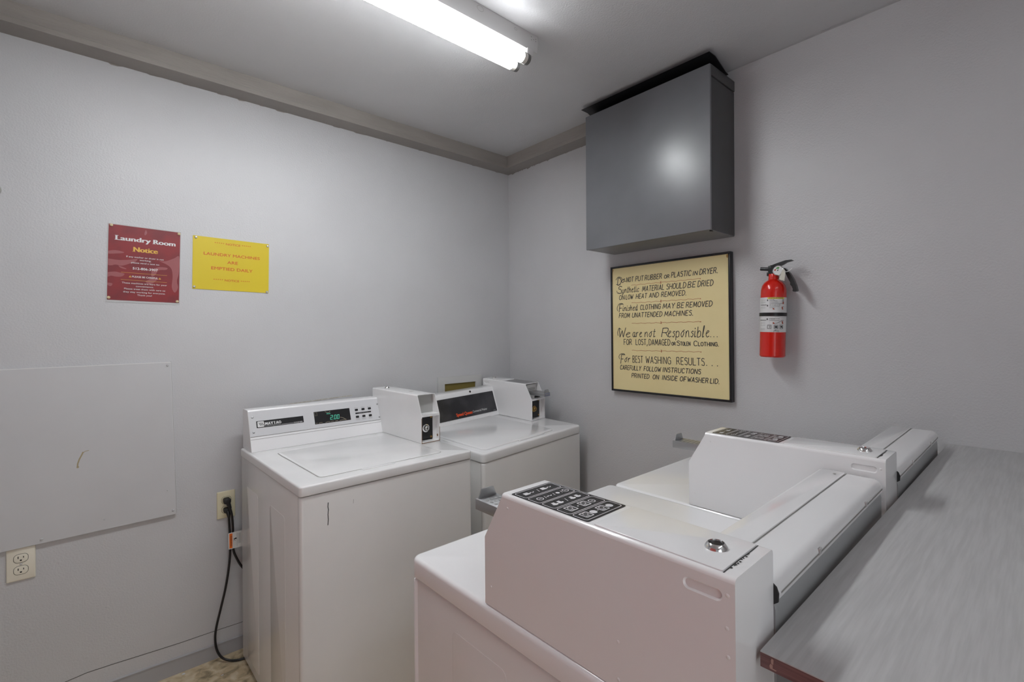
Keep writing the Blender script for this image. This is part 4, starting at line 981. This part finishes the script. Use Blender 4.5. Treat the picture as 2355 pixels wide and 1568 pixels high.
b = B(); b.slab(0.083, 0.548, 0.058, 0.497, dk - 0.002, dk + 0.0016, 0.018, 0.0012, 0, seg=5); ld = b.link('lid', MENAM_W, t)
b = B(); F = lambda a, c: (a, c, dk + 0.0005); b.ribbon(rrect(0.081, 0.550, 0.056, 0.499, 0.019, 5), 0.0022, F, closed=True); b.link('lid_gap', MSEAM, ld, smooth=0)
b = B(); b.slab(0.22, 0.34, 0.040, 0.060, dk - 0.0005, dk + 0.0016, 0.006, 0.001, 0); b.link('lid_grip', MENAM_W, ld)
# console
c0, c1 = 0.0122, 0.5660
pr = [(0.5735, dk + 0.0003), (0.6285, dk + 0.1530), (0.6305, dk + 0.1560), (0.634, dk + 0.1570), (0.697, dk + 0.1570), (0.700, dk + 0.1540), (0.700, dk + 0.0003)]
b = B(); b.prism(pr, c0, c1, 'x'); cs = b.link('console', MENAM, t)
o = Vector((c0, 0.5735, dk)); ey = Vector((0, 0.0550, 0.1527)); L = c1 - c0
def plate(name, x0, x1, y0, y1, off, m, parent, R=1.0, th=0.002):
    Fo = frame(o, (1, 0, 0), ey, off); Fi = frame(o, (1, 0, 0), ey, off - th)
    p = rrect(x0, x1, y0, y1, R, 2); n = len(p)
    b = B(); b.add([Fo(*q) for q in p] + [Fi(*q) for q in p], [tuple(range(n))] + [(i, (i + 1) % n, n + (i + 1) % n, n + i) for i in range(n)])
    return b.link(name, m, parent)
cp = plate('control_panel', 1.5, L * 1000 - 1.0, 60, 160, 0.002, MCONS, cs)
b = B(); F = frame(o, (1, 0, 0), ey, 0.0004); b.ribbon([(1, 59.2), (L * 1000 - 1, 59.2)], 1.8, F); b.ribbon([(1, 49), (L * 1000 - 1, 49)], 1.5, F); b.link('panel_seam', MSEAM, cs, smooth=0)
bg = plate('name_badge', 26.4, 207.5, 92.5, 120, 0.0026, MBLACK, cp, th=0.001)
F = frame(o, (1, 0, 0), ey, 0.0030)
b = B(); b.rect(30, 54.3, 95, 118, F, R=3)
put_strokes(b, 'MAYTAG', 58, 117, 101.8, 9.6, 3.0, F, nib=0.35, serif=2.2, gap=0.30); put_text(b, 'COMMERCIAL', 56, 117.5, 95.6, 2.6, F, bold=0.01); b.ribbon([(119, 96), (165, 96)], 0.9, F); put_text(b, 'WASHER', 166.5, 202.5, 94.4, 4.6, F, bold=0.015)
b.link('white_lettering', MWHITE, bg, smooth=0)
F = frame(o, (1, 0, 0), ey, 0.0033)
b = B()
for k in range(3): b.ribbon([(36 + k * 5.2, 112), (38.4 + k * 5.2, 106.5), (42 + k * 5.2, 101)], 2.2, F, nib=0.5)
b.link('emblem_stripe', MBLACK, bg, smooth=0)
ds = plate('display', 252.5, 411.5, 76.5, 130.5, 0.0027, MBLACK, cp, th=0.001)
F = frame(o, (1, 0, 0), ey, 0.0031)
b = B()
def seg7(x, y, wd, ht, on):
    s = 0.16; P = {'a': ((0, ht), (wd, ht)), 'b': ((wd, ht), (wd, ht / 2)), 'c': ((wd, ht / 2), (wd, 0)), 'd': ((0, 0), (wd, 0)), 'e': ((0, 0), (0, ht / 2)), 'f': ((0, ht / 2), (0, ht)), 'g': ((0, ht / 2), (wd, ht / 2))}
    for k in on:
        (xa, ya), (xb, yb_) = P[k]
        b.ribbon([(x + xa + ya * s, y + ya), (x + xb + yb_ * s, y + yb_)], 2.1, F)
seg7(320, 89.5, 9, 17.5, 'abged'); b.disc(333.5, 89.5, 1.2, F, n=8); seg7(337, 89.2, 8, 17.5, 'abcdef'); seg7(350, 89.0, 8, 17.5, 'abcdef')
put_text(b, 'PRICE', 306.6, 322.6, 114.2, 4.4, F, bold=0.02); b.link('digits', MGREEN, ds, smooth=0)
b = B(); b.ribbon([(256, 113), (265, 113), (265, 128), (256, 128)], 0.8, F, closed=True); b.ribbon(catmull([(300, 128, 0), (308, 122, 0), (318, 121, 0), (323, 127, 0)], 4), 1.0, F)
b.ribbon(catmull([(364, 94, 0), (376, 90, 0), (388, 82, 0)], 4), 1.8, F)
for (x0_, x1_) in ((256, 263), (268, 284), (297, 318), (322, 334), (340, 352), (360, 392)): b.ribbon([(x0_, 80 + random.uniform(-0.6, 0.6)), ((x0_ + x1_) / 2, 81.5), (x1_, 80.5)], 1.2, F)
b.link('worn_edge_mark', mat('worn_bare_patch', (0.42, 0.36, 0.26), 0.5), ds, smooth=0)
for (x, y) in ((443, 118), (475, 118), (506.5, 117.8), (443, 86), (474, 86), (505.5, 85.5)):
    plate('button', x - 7, x + 7, y - 4.6, y + 4.6, 0.0042, MBLACK, cp, R=2.0, th=0.0025)
b = B(); F = frame(o, (1, 0, 0), ey, 0.0024)
for (x, y, tx_) in ((443, 126.5, 'NORMAL'), (475, 126.5, 'PERM P'), (506, 126, 'DELICATE'), (443, 76, 'WARM'), (474, 76, 'BRIGHTS'), (505, 75.5, 'COLD'), (444, 71.5, 'COLORS'), (474, 71.5, 'DELICATES'), (505, 71, 'COLORS')): put_text(b, tx_, x - 9, x + 9, y, 2.6, F, bold=0.01)
b.link('button_print', MGREYP, cp, smooth=0)
pb = plate('fabric_bar', 436.5, 512, 99.5, 105.5, 0.0026, MBLACK, cp, R=0.5, th=0.001)
b = B(); put_text(b, 'FABRIC SETTINGS', 452, 497, 101.4, 2.3, frame(o, (1, 0, 0), ey, 0.003)); b.link('bar_print', MGREYP, pb, smooth=0)
for (x, y) in ((14, 137), (14, 77), (549, 134), (549, 72)):
    b = B(); Fp = frame(o, (1, 0, 0), ey, 0.002); nrm = Vector((1, 0, 0)).cross(ey).normalized(); p = Vector(Fp(x, y))
    b.tube([p, p + nrm * 0.0015, p + nrm * 0.0022], [0.0042, 0.0038, 0.0015], 14); b.link('screw', MSTEEL, cp)
meter(t, 0.566, 0.655, 0.2326, 0.2648, 0.673, dk + 0.0008, 0.9773, 1.0629, False, True)
mc = [c for c in t.children if c.name.startswith('meter_case')][0]
b = B(); b.lathe([(0.0125, 0.0), (0.012, 0.002), (0.009, 0.0065), (0.0085, 0.005), (0.0005, 0.0045)], n=24, c=(0.604, 0.600, 1.0629)); b.link('lock', MCHROME, mc)

# ================================================================ COUNTER
t = thing('counter', 'grey laminate folding counter with a red-brown wooden edge behind the dryers', 'counter', (-0.7, -2.38, 0))
cx0, cx1, cy0, cy1, cz = -1.4335 + 0.7, -0.0010 + 0.7, -2.75 + 2.38, -2.0585 + 2.38, 0.9637
b = B(); b.box(cx0 + 0.0022, cx1, cy0, cy1, cz - 0.0165, cz - 0.0012); b.link('core', MCEDGE, t)
b = B(); b.box(cx0, cx0 + 0.0022, cy0, cy1, cz - 0.0172, cz - 0.0012); ed = b.link('edge_band', MCEDGE, t)
b = B(); b.box(cx0 - 0.0003, cx1, cy0, cy1, cz - 0.0012, cz); b.link('laminate_top', MLAM, t)
b = B(); F = lambda a, c: (cx0 - 0.0004, cy1 - a * 0.001, cz - 0.0172 + c * 0.0009)
b.poly([(10, 3), (16, 2.6), (17, 4), (13, 4.6), (13, 8), (10.5, 9), (9.5, 6)], F); b.poly([(11.5, 9), (13.5, 9), (14, 15), (12, 16), (11, 13)], F); b.link('chipped_paint', mat('bare_wood_chip', (0.42, 0.26, 0.22), 0.6), ed, smooth=0)
for x in (-1.25, -0.62, -0.04):
    b = B(); b.box(x + 0.7 - 0.02, x + 0.7 + 0.02, -2.70 + 2.38, -2.66 + 2.38, 0, cz - 0.0168); b.link('leg', MCEDGE, t)
    b = B(); b.box(x + 0.7 - 0.02, x + 0.7 + 0.02, -2.14 + 2.38, -2.10 + 2.38, 0, cz - 0.0168); b.link('leg', MCEDGE, t)

# ================================================================ FLOOR BITS
t = B(); t.lathe([(0.0003, 0.0016), (0.005, 0.0016), (0.0058, 0.0008), (0.0058, 0.0)], n=18, c=(-1.7254, -0.0200, 0.0)); tag(t.link('plastic_disc', MTAGW), 'tiny white round disc lying on the floor at the baseboard', 'litter')
b = B(); b.poly([(-1.6180, -0.128), (-1.6100, -0.126), (-1.6085, -0.1330), (-1.6160, -0.1345)], lambda a, c: (a, c, 0.0004)); b.poly([(-1.6180, -0.128), (-1.6100, -0.126), (-1.6120, -0.1270), (-1.6150, -0.130)], lambda a, c: (a, c, 0.003), 1); b.box(-1.617, -1.610, -0.1335, -0.128, 0.0004, 0.0025); tag(b.link('paper_scrap', [MTAGW, MREDINK], smooth=0), 'tiny red and white paper scrap on the tan floor by the washer', 'litter')
